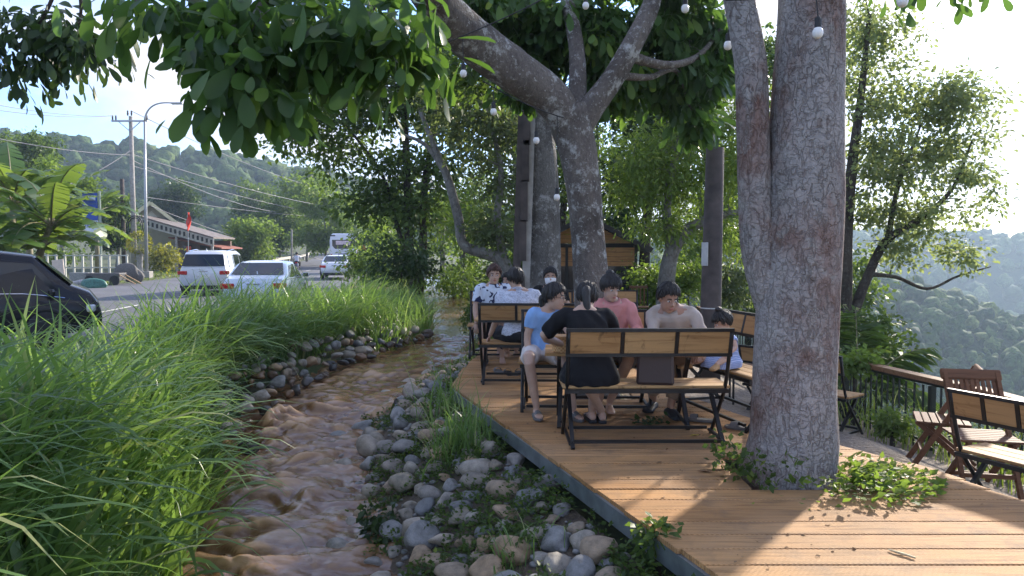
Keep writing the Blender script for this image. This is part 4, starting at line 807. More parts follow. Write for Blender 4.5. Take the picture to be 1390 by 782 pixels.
M_TABLE = woodmat('table_wood', [(.40, .22, .085), (.50, .30, .13)], .4)
def make_table(label, loc, rz, L=1.3, Wd=.6, hgt=.64):
    root = thing('table', label, 'table', loc, rz, 'folding wooden tables')
    n = 5
    for j in range(n): MB().box((0, -Wd / 2 + (j + .5) * Wd / n, hgt - .012), (L, Wd / n - .006, .024), bev=.004).obj('top_board', M_TABLE, root)
    for sd in (-1, 1):
        x = sd * (L / 2 - .12)
        MB().bar((x, -Wd / 2 + .04, 0), (x - sd * .035, Wd / 2 - .06, hgt - .03), .034).obj('leg', M_BLACK, root); MB().bar((x, Wd / 2 - .04, 0), (x, -Wd / 2 + .06, hgt - .03), .034).obj('leg', M_BLACK, root)
        MB().bar((x, -Wd / 2 + .03, hgt - .036), (x, Wd / 2 - .03, hgt - .036), .03, .024).obj('top_bearer', M_BLACK, root)
        MB().bar((x - sd * .02, -Wd / 2 + .05, .05), (x - sd * .02, Wd / 2 - .05, .05), .022).obj('foot_bar', M_BLACK, root)
    MB().bar((-L / 2 + .12, 0, .30), (L / 2 - .12, 0, .30), .026).obj('stretcher', M_BLACK, root); return root
make_table('near table between the two benches, laid with food', (.95, 6.42, 0), R(-3), 1.32)
make_table('far table among the four seated men', (.16, 9.45, 0), R(-2), 1.25)

def folding_chair(label, loc, rz):
    root = thing('folding_chair', label, 'chair', loc, rz, 'slatted wooden folding chairs')
    for sd in (-1, 1):
        x = sd * .20; MB().bar((x, .27, 0), (x, -.26, .92), .03, .045).obj('back_post', M_TEAK, root); MB().bar((x - sd * .04, -.28, 0), (x - sd * .04, .22, .43), .028, .045).obj('leg', M_TEAK, root)
    MB().box((0, -.255, .905), (.47, .035, .09), rot=Matrix.Rotation(.52, 3, 'X'), bev=.012).obj('top_rail', M_TEAK, root)
    MB().bar((-.2, -.10, .635), (.2, -.10, .635), .026, .04).obj('lower_rail', M_TEAK, root)
    for j in range(9): MB().bar((-.165 + j * .041, -.105, .64), (-.165 + j * .041, -.243, .88), .026, .012).obj('back_slat', M_TEAK, root)
    for j in range(7): MB().box((0, -.17 + j * .063, .446), (.46, .054, .018), bev=.004).obj('seat_slat', M_TEAK, root)
    for sd in (-1, 1): MB().bar((sd * .17, -.2, .428), (sd * .17, .24, .428), .03, .02).obj('seat_side', M_TEAK, root)
    MB().bar((-.2, .18, .16), (.2, .18, .16), .026, .035).obj('stretcher', M_TEAK, root); MB().bar((-.16, -.2, .07), (.16, -.2, .07), .026, .035).obj('stretcher', M_TEAK, root)
folding_chair('slat backed folding chair standing tallest against the railing', (3.85, 6.0, -.46), R(168))
folding_chair('folding chair seen sideways just right of the deck, left of the slat backed one', (3.98, 6.75, -.5), R(65))

# small chairs far back by the hut and low black rails
def small_chair(label, loc, rz):
    root = thing('side_chair', label, 'chair', loc, rz, 'small dark chairs near the hut')
    for x in (-.19, .19):
        MB().bar((x, -.19, 0), (x, -.24, .86), .024).obj('back_leg', M_BLACK, root); MB().bar((x, .19, 0), (x, .19, .44), .024).obj('leg', M_BLACK, root)
    MB().box((0, 0, .45), (.42, .42, .025), bev=.005).obj('seat', M_TEAK, root); MB().bar((-.19, -.24, .85), (.19, -.24, .85), .03, .05).obj('top_rail', M_TEAK, root)
    for j in range(4): MB().bar((-.12 + j * .08, -.2, .5), (-.12 + j * .08, -.235, .83), .015, .03).obj('back_slat', M_TEAK, root)
small_chair('small dark chair close to the hut corner', (2.62, 15.3, -.12), R(170)); small_chair('second small dark chair right of the one at the hut corner', (3.18, 15.2, -.13), R(160)); small_chair('dark chair half hidden behind the trunk near the toddler', (2.95, 9.2, -.4), R(80))

# ------------------------------------------------------------------ railing
rail = thing('railing', 'black metal railing with brown timber handrail along the valley edge', 'railing', (rail_x(8.0), 8.0, H(rail_x(8.0), 8.0)))
RO = np.array(rail.location); M_RAILB = simple('railing_paint', (.016, .022, .018), .45, .2, .2, 20)
def rail_p(y): return np.array((rail_x(y), y, float(H(rail_x(y) - .02, y))))
ys = np.arange(2.6, 17, .118); HR = .76
for j, y in enumerate(ys):
    p = rail_p(y) - RO; post = j % 14 == 6; w = .06 if post else .018
    MB().box((p[0], p[1], p[2] + HR / 2 - .05), (w, w, HR + .06)).obj('post' if post else 'baluster', M_RAILB, rail)
for y0, y1 in zip(np.arange(2.6, 16.9, 1.65), np.arange(4.25, 17.2, 1.65)):
    a, b_ = rail_p(y0) - RO, rail_p(y1) - RO
    MB().bar(a + (0, 0, HR), b_ + (0, 0, HR), .035).obj('top_bar', M_RAILB, rail); MB().bar(a + (0, 0, .09), b_ + (0, 0, .09), .028).obj('bottom_bar', M_RAILB, rail)
    MB().bar(a + (0, 0, HR + .05), b_ + (0, 0, HR + .05), .15, .055).obj('handrail', M_RAILW, rail)

# ------------------------------------------------------------------ posts, hut
M_POST = simple('weathered_post', (.07, .055, .048), .85, 0, .4, 5, .4); M_CONC = simple('concrete', (.30, .28, .25), .9, 0, .25, 7, .3)
p0 = np.array((2.75, 10.2, -.3)); root = thing('timber_post', 'dark round timber post bound with wire behind the toddler', 'post', p0)
MB().tube([(0, 0, -.2), (0.0, 0, 1.0), (.03, 0, 3.2)], [.145, .14, .12], 14, noise=.03, seed=4).obj('shaft', M_POST, root, smooth=True)
for z in (.72, 1.0): MB().lathe([(.147, z), (.147, z + .015)], 14).obj('wire_band', simple('pale_wire', (.5, .5, .48), .5), root)
MB().box((-.12, -.10, 1.75), (.09, .03, .32), rz=R(-35), bev=.006).obj('metal_plate', simple('grey_plate', (.42, .42, .42), .5, .3), root)
p0 = np.array((.10, 11.3, -.1)); root = thing('concrete_post', 'leaning concrete lattice post beside the left trunk', 'post', p0); b = MB()
lean = .035
for sd in (-1, 1): MB().bar((sd * .075, 0, -.1), (sd * .07 + lean * 4, 0, 4.2), .05, .12).obj('rail', M_CONC if sd > 0 else M_POST, root)
for j in range(9): z = (.1, .45, .8, 1.12, 1.75, 2.35, 2.95, 3.5, 4.0)[j]; hh = .2 if j < 4 else .62; MB().box((lean * z, 0, z), (.11, .10, hh)).obj('rung', M_POST, root)

hut = thing('wooden_hut', 'small gabled kiosk of orange boards with dark openings behind the trunks', 'hut', (1.72, 17.6, -.1)); hw, he, hp, hd = 1.22, 1.72, 2.32, 2.2
M_DARKW = simple('dark_stained_wood', (.022, .018, .016), .6, 0, .3, 8); M_ROOF = simple('dark_roof_sheet', (.035, .028, .026), .7, 0, .35, 5)
MB().box((0, hd / 2 + .06, he / 2 + .03), (2 * hw - .1, hd, he)).obj('inner_wall', M_DARKW, hut)
for j in range(4): z = 1.28 + j * .112; MB().box((rng.uniform(-.01, .01), 0, z), (2 * hw - .02, .03, .104)).obj('wall_board', M_HUTW, hut)
for j in range(5):
    z0 = he + .05 + j * .105; w0 = hw * (1 - (z0 - he) / (hp - he)); w1 = hw * (1 - (z0 + .098 - he) / (hp - he))
    if w1 > .05: MB().prism([(-w0, z0), (w0, z0), (w1, z0 + .098), (-w1, z0 + .098)], 1, -.02, .02).obj('gable_board', M_HUTW, hut)
for j in range(3): MB().box((0, -.005, .10 + j * .118), (2 * hw - .02, .03, .11)).obj('wall_board', M_HUTW, hut)
MB().box((0, -.03, he + .02), (2 * hw + .05, .05, .05)).obj('lintel', M_DARKW, hut)
for x in (-hw, -.42, .42, hw): MB().box((x, -.02, he / 2), (.06, .06, he)).obj('post', M_DARKW, hut)
M_DGLASS = N('dark_pane').base((.02, .022, .026)).set(Roughness=.12).m
for x in (-.82, 0, .82): MB().box((x, .035, .86), (.74, .012, .78)).obj('pane', M_DGLASS, hut)
MB().box((0, -.10, .45), (2 * hw - .1, .22, .035)).obj('counter', M_HUTW, hut)
for sd in (-1, 1):
    a = Vector((sd * (hw + .30), 0, he - .12)); b_ = Vector((0, 0, hp + .06)); d = b_ - a; an = math.atan2(d.z, d.x)
    o = MB().box((0, 0, 0), (d.length + .02, hd + .7, .05)).obj('roof', M_ROOF, hut); o.location = ((a.x + b_.x) / 2, hd / 2 - .1, (a.z + b_.z) / 2); o.rotation_euler = (0, -an, 0)
    f_ = MB().box((0, -hd / 2 - .37, .0), (d.length + .02, .025, .11)).obj('bargeboard', M_DARKW, o)

# ------------------------------------------------------------------ string lights
M_BULB = N('bulb_plastic').base((.78, .76, .72)).set(Roughness=.35).m; M_CORD = simple('black_cord', (.012, .012, .012), .6)
def string(label, ends, bulbs, sag):
    a, b_ = np.array(ends[0]), np.array(ends[1]); root = thing('string_light', label, 'string light', a, group='strings of light bulbs')
    cv = bez(np.zeros(3), (b_ - a) / 2 - (0, 0, sag * 2), b_ - a, 24); MB().tube(cv, .006, 5, cap=False).obj('cable', M_CORD, root)
    for p in bulbs:
        p = np.array(p) - a; t = np.clip(((p[0]) / ((b_ - a)[0] + 1e-6)), 0, 1); c = bez(np.zeros(3), (b_ - a) / 2 - (0, 0, sag * 2), b_ - a, 200)[int(t * 199)]
        o = MB().lathe([(.004, .035), (.02, .03), (.029, .016), (.031, 0), (.026, -.02), (.015, -.03), (.003, -.034)], 14).obj('bulb', M_BULB, root, smooth=True); o.location = p
        MB().lathe([(.017, .028), (.019, .034), (.019, .085), (.008, .095)], 12).obj('socket', M_CORD, o)
        top = c - p; 
        if top[2] > .1: MB().tube([(0, 0, .09), top * .5 + (0, 0, .045), top], .004, 5, cap=False).obj('lead', M_CORD, o)
string('bulbs hung across in front of the thick trunk at the top right', (P(985, 0, 4.6), P(1300, -60, 4.2)), [P(1110, 45, 4.4), P(1225, 2, 4.3)], .06)
string('bulbs hung between the dark tree and the slim stem', (P(800, -40, 6.6), P(1040, -40, 5.2)), [P(930, 12, 6.0), P(988, 62, 5.6), P(1022, 13, 5.3)], .05)
string('bulbs hung along the thick overhanging limb', (P(600, 60, 6.6), P(790, -30, 7.0)), [P(629, 100, 6.7), P(795, 8, 6.9)], .03)
string('bulbs hung at the fork of the two trunks', (P(655, 110, 7.0), P(765, 160, 7.35)), [P(670, 152, 7.0), P(728, 191, 7.2), P(756, 268, 7.4)], .03)

# ------------------------------------------------------------------ things on the benches and table
k = N('brown_leather'); v = k.coord('Object'); f = k.noise(v, 40, 3); k.base((.045, .026, .024)); k.set(Roughness=.42); k.bump(f, .15, .004); M_BAG = k.m
root = thing('handbag', 'dark brown box shaped leather bag on the nearest bench', 'bag', (1.12, 5.75, .463), R(-10))
MB().box((0, 0, .155), (.29, .20, .31), bev=.02, taper=.94).obj('body', M_BAG, root); MB().box((0, 0, .318), (.24, .14, .022), bev=.008).obj('zip_top', M_BLACK, root)
for y in (-.06, .06): MB().tube(bez(np.array((-.1, y, .30)), np.array((0, y, .52)), np.array((.1, y, .30)), 10), .008, 6).obj('handle', M_BAG, root, smooth=True)
M_WICK = N('wicker'); v = M_WICK.coord('Object', (60, 60, 60)); ch = M_WICK.new('ShaderNodeTexChecker'); ch.inputs['Scale'].default_value = 1.0; ch.inputs['Color1'].default_value = (.42, .20, .07, 1); ch.inputs['Color2'].default_value = (.62, .38, .18, 1); M_WICK.l.new(v, ch.inputs['Vector']); M_WICK.base(ch.outputs['Color']); M_WICK.set(Roughness=.7); M_WICK = M_WICK.m
tz = .64
root = thing('woven_basket', 'small orange woven basket at the left end of the near table', 'basket', (.42, 6.22, tz))
MB().lathe([(.05, .004), (.075, .006), (.088, .09), (.094, .13), (.085, .13), (.07, .02)], 18).obj('body', M_WICK, root); MB().lathe([(.084, .128), (.097, .128), (.097, .145), (.084, .145)], 18).obj('rim', simple('cane', (.5, .28, .12), .6), root)
M_CER = simple('white_ceramic', (.68, .68, .66), .25, 0, .04); M_HERB = L_DARK
for i, (x, y, lab, col) in enumerate(((.70, 6.5, 'white plate with orange fruit beside the woman in black', (.65, .12, .03)), (.98, 6.45, 'white plate of dark grilled food behind the brown bag', (.06, .035, .02)), (1.28, 6.4, 'white plate of pale food near the man in tan', (.45, .38, .22)))):
    root = thing('plate', lab, 'plate', (x, y, tz)); MB().lathe([(.06, .001), (.075, .004), (.115, .02), (.118, .023), (.072, .010), (.002, .009)], 22).obj('dish', M_CER, root, smooth=True); b = MB()
    for j in range(9): a = j * 2.4; b.ell((.05 * math.sqrt(j / 9) * math.cos(a) * 1.3, .05 * math.sqrt(j / 9) * math.sin(a) * 1.3, .028 + .005 * (j % 3)), (.026, .02, .016), 8, 5)
    b.obj('food', simple('food_%d' % i, col, .6, 0, .4, 30), root, kind='stuff')
r_ = np.random.default_rng(3); n = 160; root = thing('herb_bunch', 'bunch of dark green herbs beside the woven basket', 'herbs', (.56, 6.2, tz)); leaves('leaves', np.stack([r_.normal(0, .035, n), r_.normal(0, .03, n), .015 + np.abs(r_.normal(0, .03, n))], 1), r_.normal(0, 1, (n, 3)), r_.uniform(.02, .045, n), L_DARK, parent=root, r_=r_)
for x, y, lab in ((.84, 6.6, 'glass of iced tea standing near the woman in pink'), (1.12, 6.6, 'glass standing behind the brown bag on the near table')):
    root = thing('drinking_glass', lab, 'glass', (x, y, tz)); g_ = N('glass'); g_.set(Roughness=.03, IOR=1.45); g_.b.inputs['Transmission Weight'].default_value = 1.0
    MB().lathe([(.026, .002), (.036, .12), (.034, .12), (.025, .006)], 16).obj('tumbler', MATS.setdefault('glass', g_.m), root, smooth=True); MB().lathe([(.001, .007), (.0245, .007), (.031, .085), (.001, .085)], 14).obj('drink', simple('tea', (.22, .09, .02), .2), root, smooth=True)
for i, (x, y, col, lab) in enumerate(((-.12, 9.35, (.5, .1, .05), 'red cup on the far table'), (.3, 9.4, (.6, .58, .5), 'pale cup on the far table'))):
    root = thing('cup', lab, 'cup', (x, y, tz)); MB().lathe([(.028, .001), (.038, .09), (.035, .09), (.026, .008)], 14).obj('cup_body', simple('cup_%d' % i, col, .4), root, smooth=True); MB().tube([(.036, 0, .07), (.062, 0, .065), (.06, 0, .03), (.032, 0, .025)], .005, 5).obj('cup_handle', simple('cup_%d' % i, col, .4), root)

# sandals off the feet, leaf litter
M_RUB = simple('black_rubber', (.02, .02, .022), .6); M_GREYR = simple('grey_rubber', (.13, .125, .12), .7)
def sandal(label, loc, rz, mat, parent=None, group=None):
    root = thing('sandal', label, 'sandal', loc, rz, group); o = np.array([(-.035, -.125), (0, -.135), (.035, -.125), (.042, -.02), (.05, .07), (.035, .125), (0, .14), (-.03, .12), (-.042, .05), (-.036, -.03)])
    b = MB(); b.loft([np.column_stack([o, np.full(10, .0)]), np.column_stack([o * 1.02, np.full(10, .012)]), np.column_stack([o * .97, np.full(10, .024)])]); b.obj('sole', mat, root)
    t = np.linspace(0, PI, 9); b = MB(); b.loft([np.column_stack([np.cos(t) * .048, np.full(9, y), .014 + np.sin(t) * hh]) for y, hh in ((.02, .05), (.05, .05), (.085, .042))], cap=False, closed=False); b.obj('strap', mat, root); return root
for i, (px, py, rz, m, lab) in enumerate(((677, 506, .3, M_GREYR, 'grey sandal lying leftmost under the far bench'), (690, 508, .2, M_RUB, 'dark sandal in the middle under the far bench'), (703, 508, -.3, M_GREYR, 'grey sandal lying rightmost under the far bench'), (950, 572, 1.2, M_GREYR, 'pale sandal beside the black shoe of the man in tan'), (1006, 583, 1.0, M_GREYR, 'sandal lying beside the toddler bench foot'))):
    p = G(px, py, 0); sandal(lab, (p[0], p[1], .001), rz, m)
M_DEADLEAF = simple('dry_leaf', (.20, .11, .045), .8, 0, .4, 30); M_YELLEAF = simple('yellow_leaf_litter', (.50, .36, .04), .6, 0, .2, 30)
for px, py, L, rz, m, lab in ((1205, 638, .13, .1, M_DEADLEAF, 'curled dry leaf lying right of the trunk foot'), (943, 592, .09, .4, M_YELLEAF, 'fallen yellow leaf under the right end of the nearest bench'), (1195, 672, .05, 1.0, M_DEADLEAF, 'small brown leaf at the tip of the vine'), (958, 641, .1, -.1, M_DEADLEAF, 'thin dry leaf left of the trunk foot'), (895, 628, .05, .6, M_DEADLEAF, 'tiny dark leaf alone in the middle of the deck'), (1180, 668, .06, .3, M_DEADLEAF, 'dry leaf curled just right of the vine')):
    p = G(px, py, .004); V, Fq = LEAF_BIG; V = V * L; V = V - V.mean(0); V[:, 2] = np.abs(V[:, 2]) * 1.6 + .02 * L / .1 * (V[:, 1] / L * 3) ** 2
    o = link('fallen_leaf', fastmesh('fallen_leaf', V, Fq, m, smooth=True), None, p, rz, lab, 'leaf', 'leaves fallen on the deck')
for px, py, L, rz, lab in ((1224, 752, .13, 2.2, 'short pale stick lying on the planks at the lower right'), (980, 638, .3, .05, 'thin dark twig left of the trunk foot')):
    p = G(px, py, .006); t = np.linspace(-.5, .5, 7); MB().tube(np.stack([t * L, .003 * np.sin(t * 5), np.zeros(7) + .002], 1), [.004, .006, .006, .007, .006, .005, .003], 6).obj('stick', M_DEADLEAF if L > .2 else simple('pale_stick', (.5, .4, .22), .7), None, loc=p, rz=rz, label=lab, cat='stick')
r_ = np.random.default_rng(8); p = G(885, 574, .01); n = 60; leaves('dropped_greens', np.stack([p[0] + r_.normal(0, .07, n), p[1] + r_.normal(0, .04, n), .01 + np.abs(r_.normal(0, .02, n))], 1), r_.normal(0, 1, (n, 3)) * (1, 1, .3), r_.uniform(.03, .08, n), L_DARK, label='dark green leaves dropped on the deck under the nearest bench', cat='leaves', kind='stuff', r_=r_)

r_ = np.random.default_rng(18); n = 420; y = 3.2 + 7 * r_.random(n) ** 1.3; x = deck_l(y) + .1 + (deck_r(y) - deck_l(y) - .2) * r_.random(n)
kk = fbm(x * 1.3, y * 1.3, 71, 3) + .25 * np.exp(-((x - 1.1) ** 2 + (y - 6.0) ** 2)) > .5; x, y = x[kk], y[kk]; n = len(x)
leaves('deck_litter', np.stack([x, y, np.full(n, .004)], 1), np.stack([r_.normal(0, 1, n), r_.normal(0, 1, n), r_.normal(0, .12, n)], 1), r_.uniform(.010, .035, n), simple('litter_brown', (.22, .13, .06), .9, 0, .6, 3), LEAF_CARD, label='crumbs, dry leaf scraps and dust scattered over the planks', cat='litter', kind='stuff', r_=r_)
# ------------------------------------------------------------------ people
def remesh(mb, name, mats, voxel, smooth=4, disp=0.0, seed=0):
    me = mb.mesh(name, mats); o = bpy.data.objects.new('tmp', me); C.objects.link(o)
    m = o.modifiers.new('r', 'REMESH'); m.mode = 'VOXEL'; m.voxel_size = voxel
    s = o.modifiers.new('s', 'SMOOTH'); s.iterations = smooth; s.factor = .5
    dg = bpy.context.evaluated_depsgraph_get(); dg.update(); out = bpy.data.meshes.new_from_object(o.evaluated_get(dg)); out.name = name
    bpy.data.objects.remove(o); bpy.data.meshes.remove(me)
    if disp:
        n = len(out.vertices); v = np.zeros(n * 3, np.float32); nr = np.zeros(n * 3, np.float32); out.vertices.foreach_get('co', v); out.vertices.foreach_get('normal', nr); v = v.reshape(-1, 3); nr = nr.reshape(-1, 3)
        d = np.sin(v[:, 2] * 38 + 6 * np.sin(v[:, 0] * 9 + seed) + 4 * np.sin(v[:, 1] * 11)) * np.clip(np.sin(v[:, 0] * 13 + v[:, 2] * 7 + seed), 0, 1) + .5 * np.sin(v[:, 0] * 55 + v[:, 2] * 30)
        out.vertices.foreach_set('co', (v + nr * (d * disp)[:, None]).ravel())
    out.polygons.foreach_set('use_smooth', np.ones(len(out.polygons), bool)); out.update(); return out
V3 = lambda *a: np.array(a, float)
def lim(b, pts, rad, seg=12, n=9):
    p, r_ = smooth_path(pts, rad, n); b.tube(p, r_, seg)
def ering(c, x, y, a, bb, n=18, sq=2.4):
    t = np.linspace(0, 2 * PI, n, endpoint=False); cx, sy = np.cos(t), np.sin(t); e = 2 / sq
    return c + np.outer(np.sign(cx) * np.abs(cx) ** e * a, x) + np.outer(np.sign(sy) * np.abs(sy) ** e * bb, y)
def torso(b, S, inf, lo=-.14, hi=1.0, flare=0.0):
    pv, ch, k = S['pelvis'], S['chest'], S['k']; up = unit(ch - pv); hx = S['hipx']; sx = S['shx']; L = np.linalg.norm(ch - pv); fat = S.get('fat', 1.0); R_ = []
    for t, a, d in ((-.17, .12, .085), (-.10, .165, .115), (.0, .172, .122), (.25, .150, .110), (.5, .142, .105), (.75, .158, .112), (.92, .168, .10), (1.03, .150, .082), (1.10, .085, .065), (1.15, .055, .055)):
        if t < lo or t > hi + .16: continue
        x = unit(hx * (1 - t) + sx * t); y = unit(np.cross(up, x)); c = pv + (ch - pv) * t + np.array((0, 0, 0)) - y * .03 * math.sin(np.clip(t, 0, 1) * PI)
        w = (S['sw'] / .17 if t > .6 else 1.0) ; R_.append(ering(c, x, y, a * k * w * (fat if t < .8 else 1) + inf + flare * max(0, .3 - t), d * k * (fat if t < .8 else 1) + inf + flare * max(0, .3 - t)))
    b.loft(R_)
def frame(yaw, pitch, roll=0.0):
    M = Matrix.Rotation(yaw, 3, 'Z') @ Matrix.Rotation(pitch, 3, 'X') @ Matrix.Rotation(roll, 3, 'Y'); return np.array(M)
def hand(b, w, d, nrm, sc, curl=.5, side=1):
    d = unit(d); nrm = unit(nrm - d * nrm.dot(d)); x = np.cross(d, nrm) * side; Rm = np.stack([x, nrm, d], 1)
    b.ell(w + d * .045 * sc, (.038 * sc, .015 * sc, .052 * sc), 10, 7, rot=Rm)
    for i, (o, L) in enumerate(((-.028, .062), (-.010, .075), (.010, .07), (.028, .055))):
        p = [w + d * .082 * sc + x * o * sc]; a = 0
        for q in range(3): a += curl * (.5 + .35 * q); p.append(p[-1] + (d * math.cos(a) + nrm * math.sin(a)) * L * sc / 3)
        b.tube(np.array(p), np.array((.0085, .008, .0072, .0055)) * sc, 7)
    p0 = w + d * .025 * sc - x * .03 * sc; b.tube(np.array([p0, p0 + (-x * .024 + d * .022 + nrm * .01) * sc, p0 + (-x * .028 + d * .05 + nrm * .022) * sc]), np.array((.011, .0095, .007)) * sc, 7)
def foot(b, an, toe, inf, k, sole=False):
    f = unit(V3(toe[0], toe[1], 0)); x = V3(f[1], -f[0], 0); z0 = an[2] - .075 * k; R_ = []
    for y, w, h in ((-.065, .022, .03), (-.05, .032, .05), (0, .036, .07), (.06, .039, .052), (.12, .045, .034), (.165, .042, .024), (.19, .028, .018)):
        c = V3(an[0], an[1], z0) + f * y * k; hh = h * k + inf; R_.append(ering(c + V3(0, 0, hh / 2 - inf * .5), x, V3(0, 0, 1), w * k + inf, hh / 2 + inf * .3, 14, 2.6))
    b.loft(R_)
SKIN = {}
def skin(t):
    if t not in SKIN:
        k = N('skin_%d' % len(SKIN)); v = k.coord('Object'); f = k.noise(v, 9, 4); k.base(k.ramp(f, [(.3, tuple(c * .9 for c in t)), (.7, tuple(min(1, c * 1.08) for c in t))])); k.set(Roughness=.52); k.b.inputs['Subsurface Weight'].default_value = .08; k.b.inputs['Subsurface Radius'].default_value = (.01, .004, .002); SKIN[t] = k.m
    return SKIN[t]
def cloth(name, col, rough=.85, pattern=None):
    if name in MATS: return MATS[name]
    k = N(name); v = k.coord('Object'); f = k.noise(v, 6, 5, .6, .6); f2 = k.noise(v, 90, 2)
    c = k.ramp(f, [(.3, tuple(x * .86 for x in col)), (.7, tuple(min(1, x * 1.08) for x in col))])
    if pattern == 'floral': n1 = k.noise(v, 11, 2, .4, 1.5); c = k.mix(k.ramp(n1, [(.56, .0), (.58, 1.0)]), c, (.022, .032, .085))
    if pattern == 'sketch': n1 = k.noise(k.coord('Object', (1, 1, 2.4)), 19, 3, .6, 1.0); c = k.mix(k.ramp(n1, [(.46, .0), (.49, .75), (.52, .75), (.55, .0)]), c, (.23, .25, .32))
    if pattern == 'gingham':
        for ax, rot in ((0, (0, 0, 0)), (2, (0, 0, 0))):
            w = k.new('ShaderNodeTexWave', bands_direction='X' if ax == 0 else 'Z'); w.inputs['Scale'].default_value = 22; k.l.new(v, w.inputs['Vector']); c = k.mix(k.ramp(w.outputs['Fac'], [(.48, .0), (.52, .45)]), c, (.10, .19, .48))
    k.base(c); k.set(Roughness=rough); k.b.inputs['Specular IOR Level'].default_value = .2; k.bump(k.math('ADD', f, k.math('MULTIPLY', f2, .2)), .35, .02); MATS[name] = k.m; return k.m
k = N('black_hair'); v = k.coord('Object', (1, 1, .15)); f = k.noise(v, 70, 3); k.base(k.ramp(f, [(.3, (.008, .007, .007)), (.7, (.028, .024, .022))])); k.set(Roughness=.55); k.bump(f, .8, .008); M_HAIR = k.m
k = N('brown_hair'); v = k.coord('Object', (1, 1, .15)); f = k.noise(v, 70, 3); k.base(k.ramp(f, [(.3, (.035, .013, .008)), (.7, (.10, .040, .022))])); k.set(Roughness=.42); k.bump(f, .5, .006); M_HAIRB = k.m
M_EYE = simple('eye_white', (.62, .60, .58), .3); M_IRIS = simple('dark_iris', (.012, .009, .008), .2); M_LIP = simple('lips', (.36, .13, .11), .45)

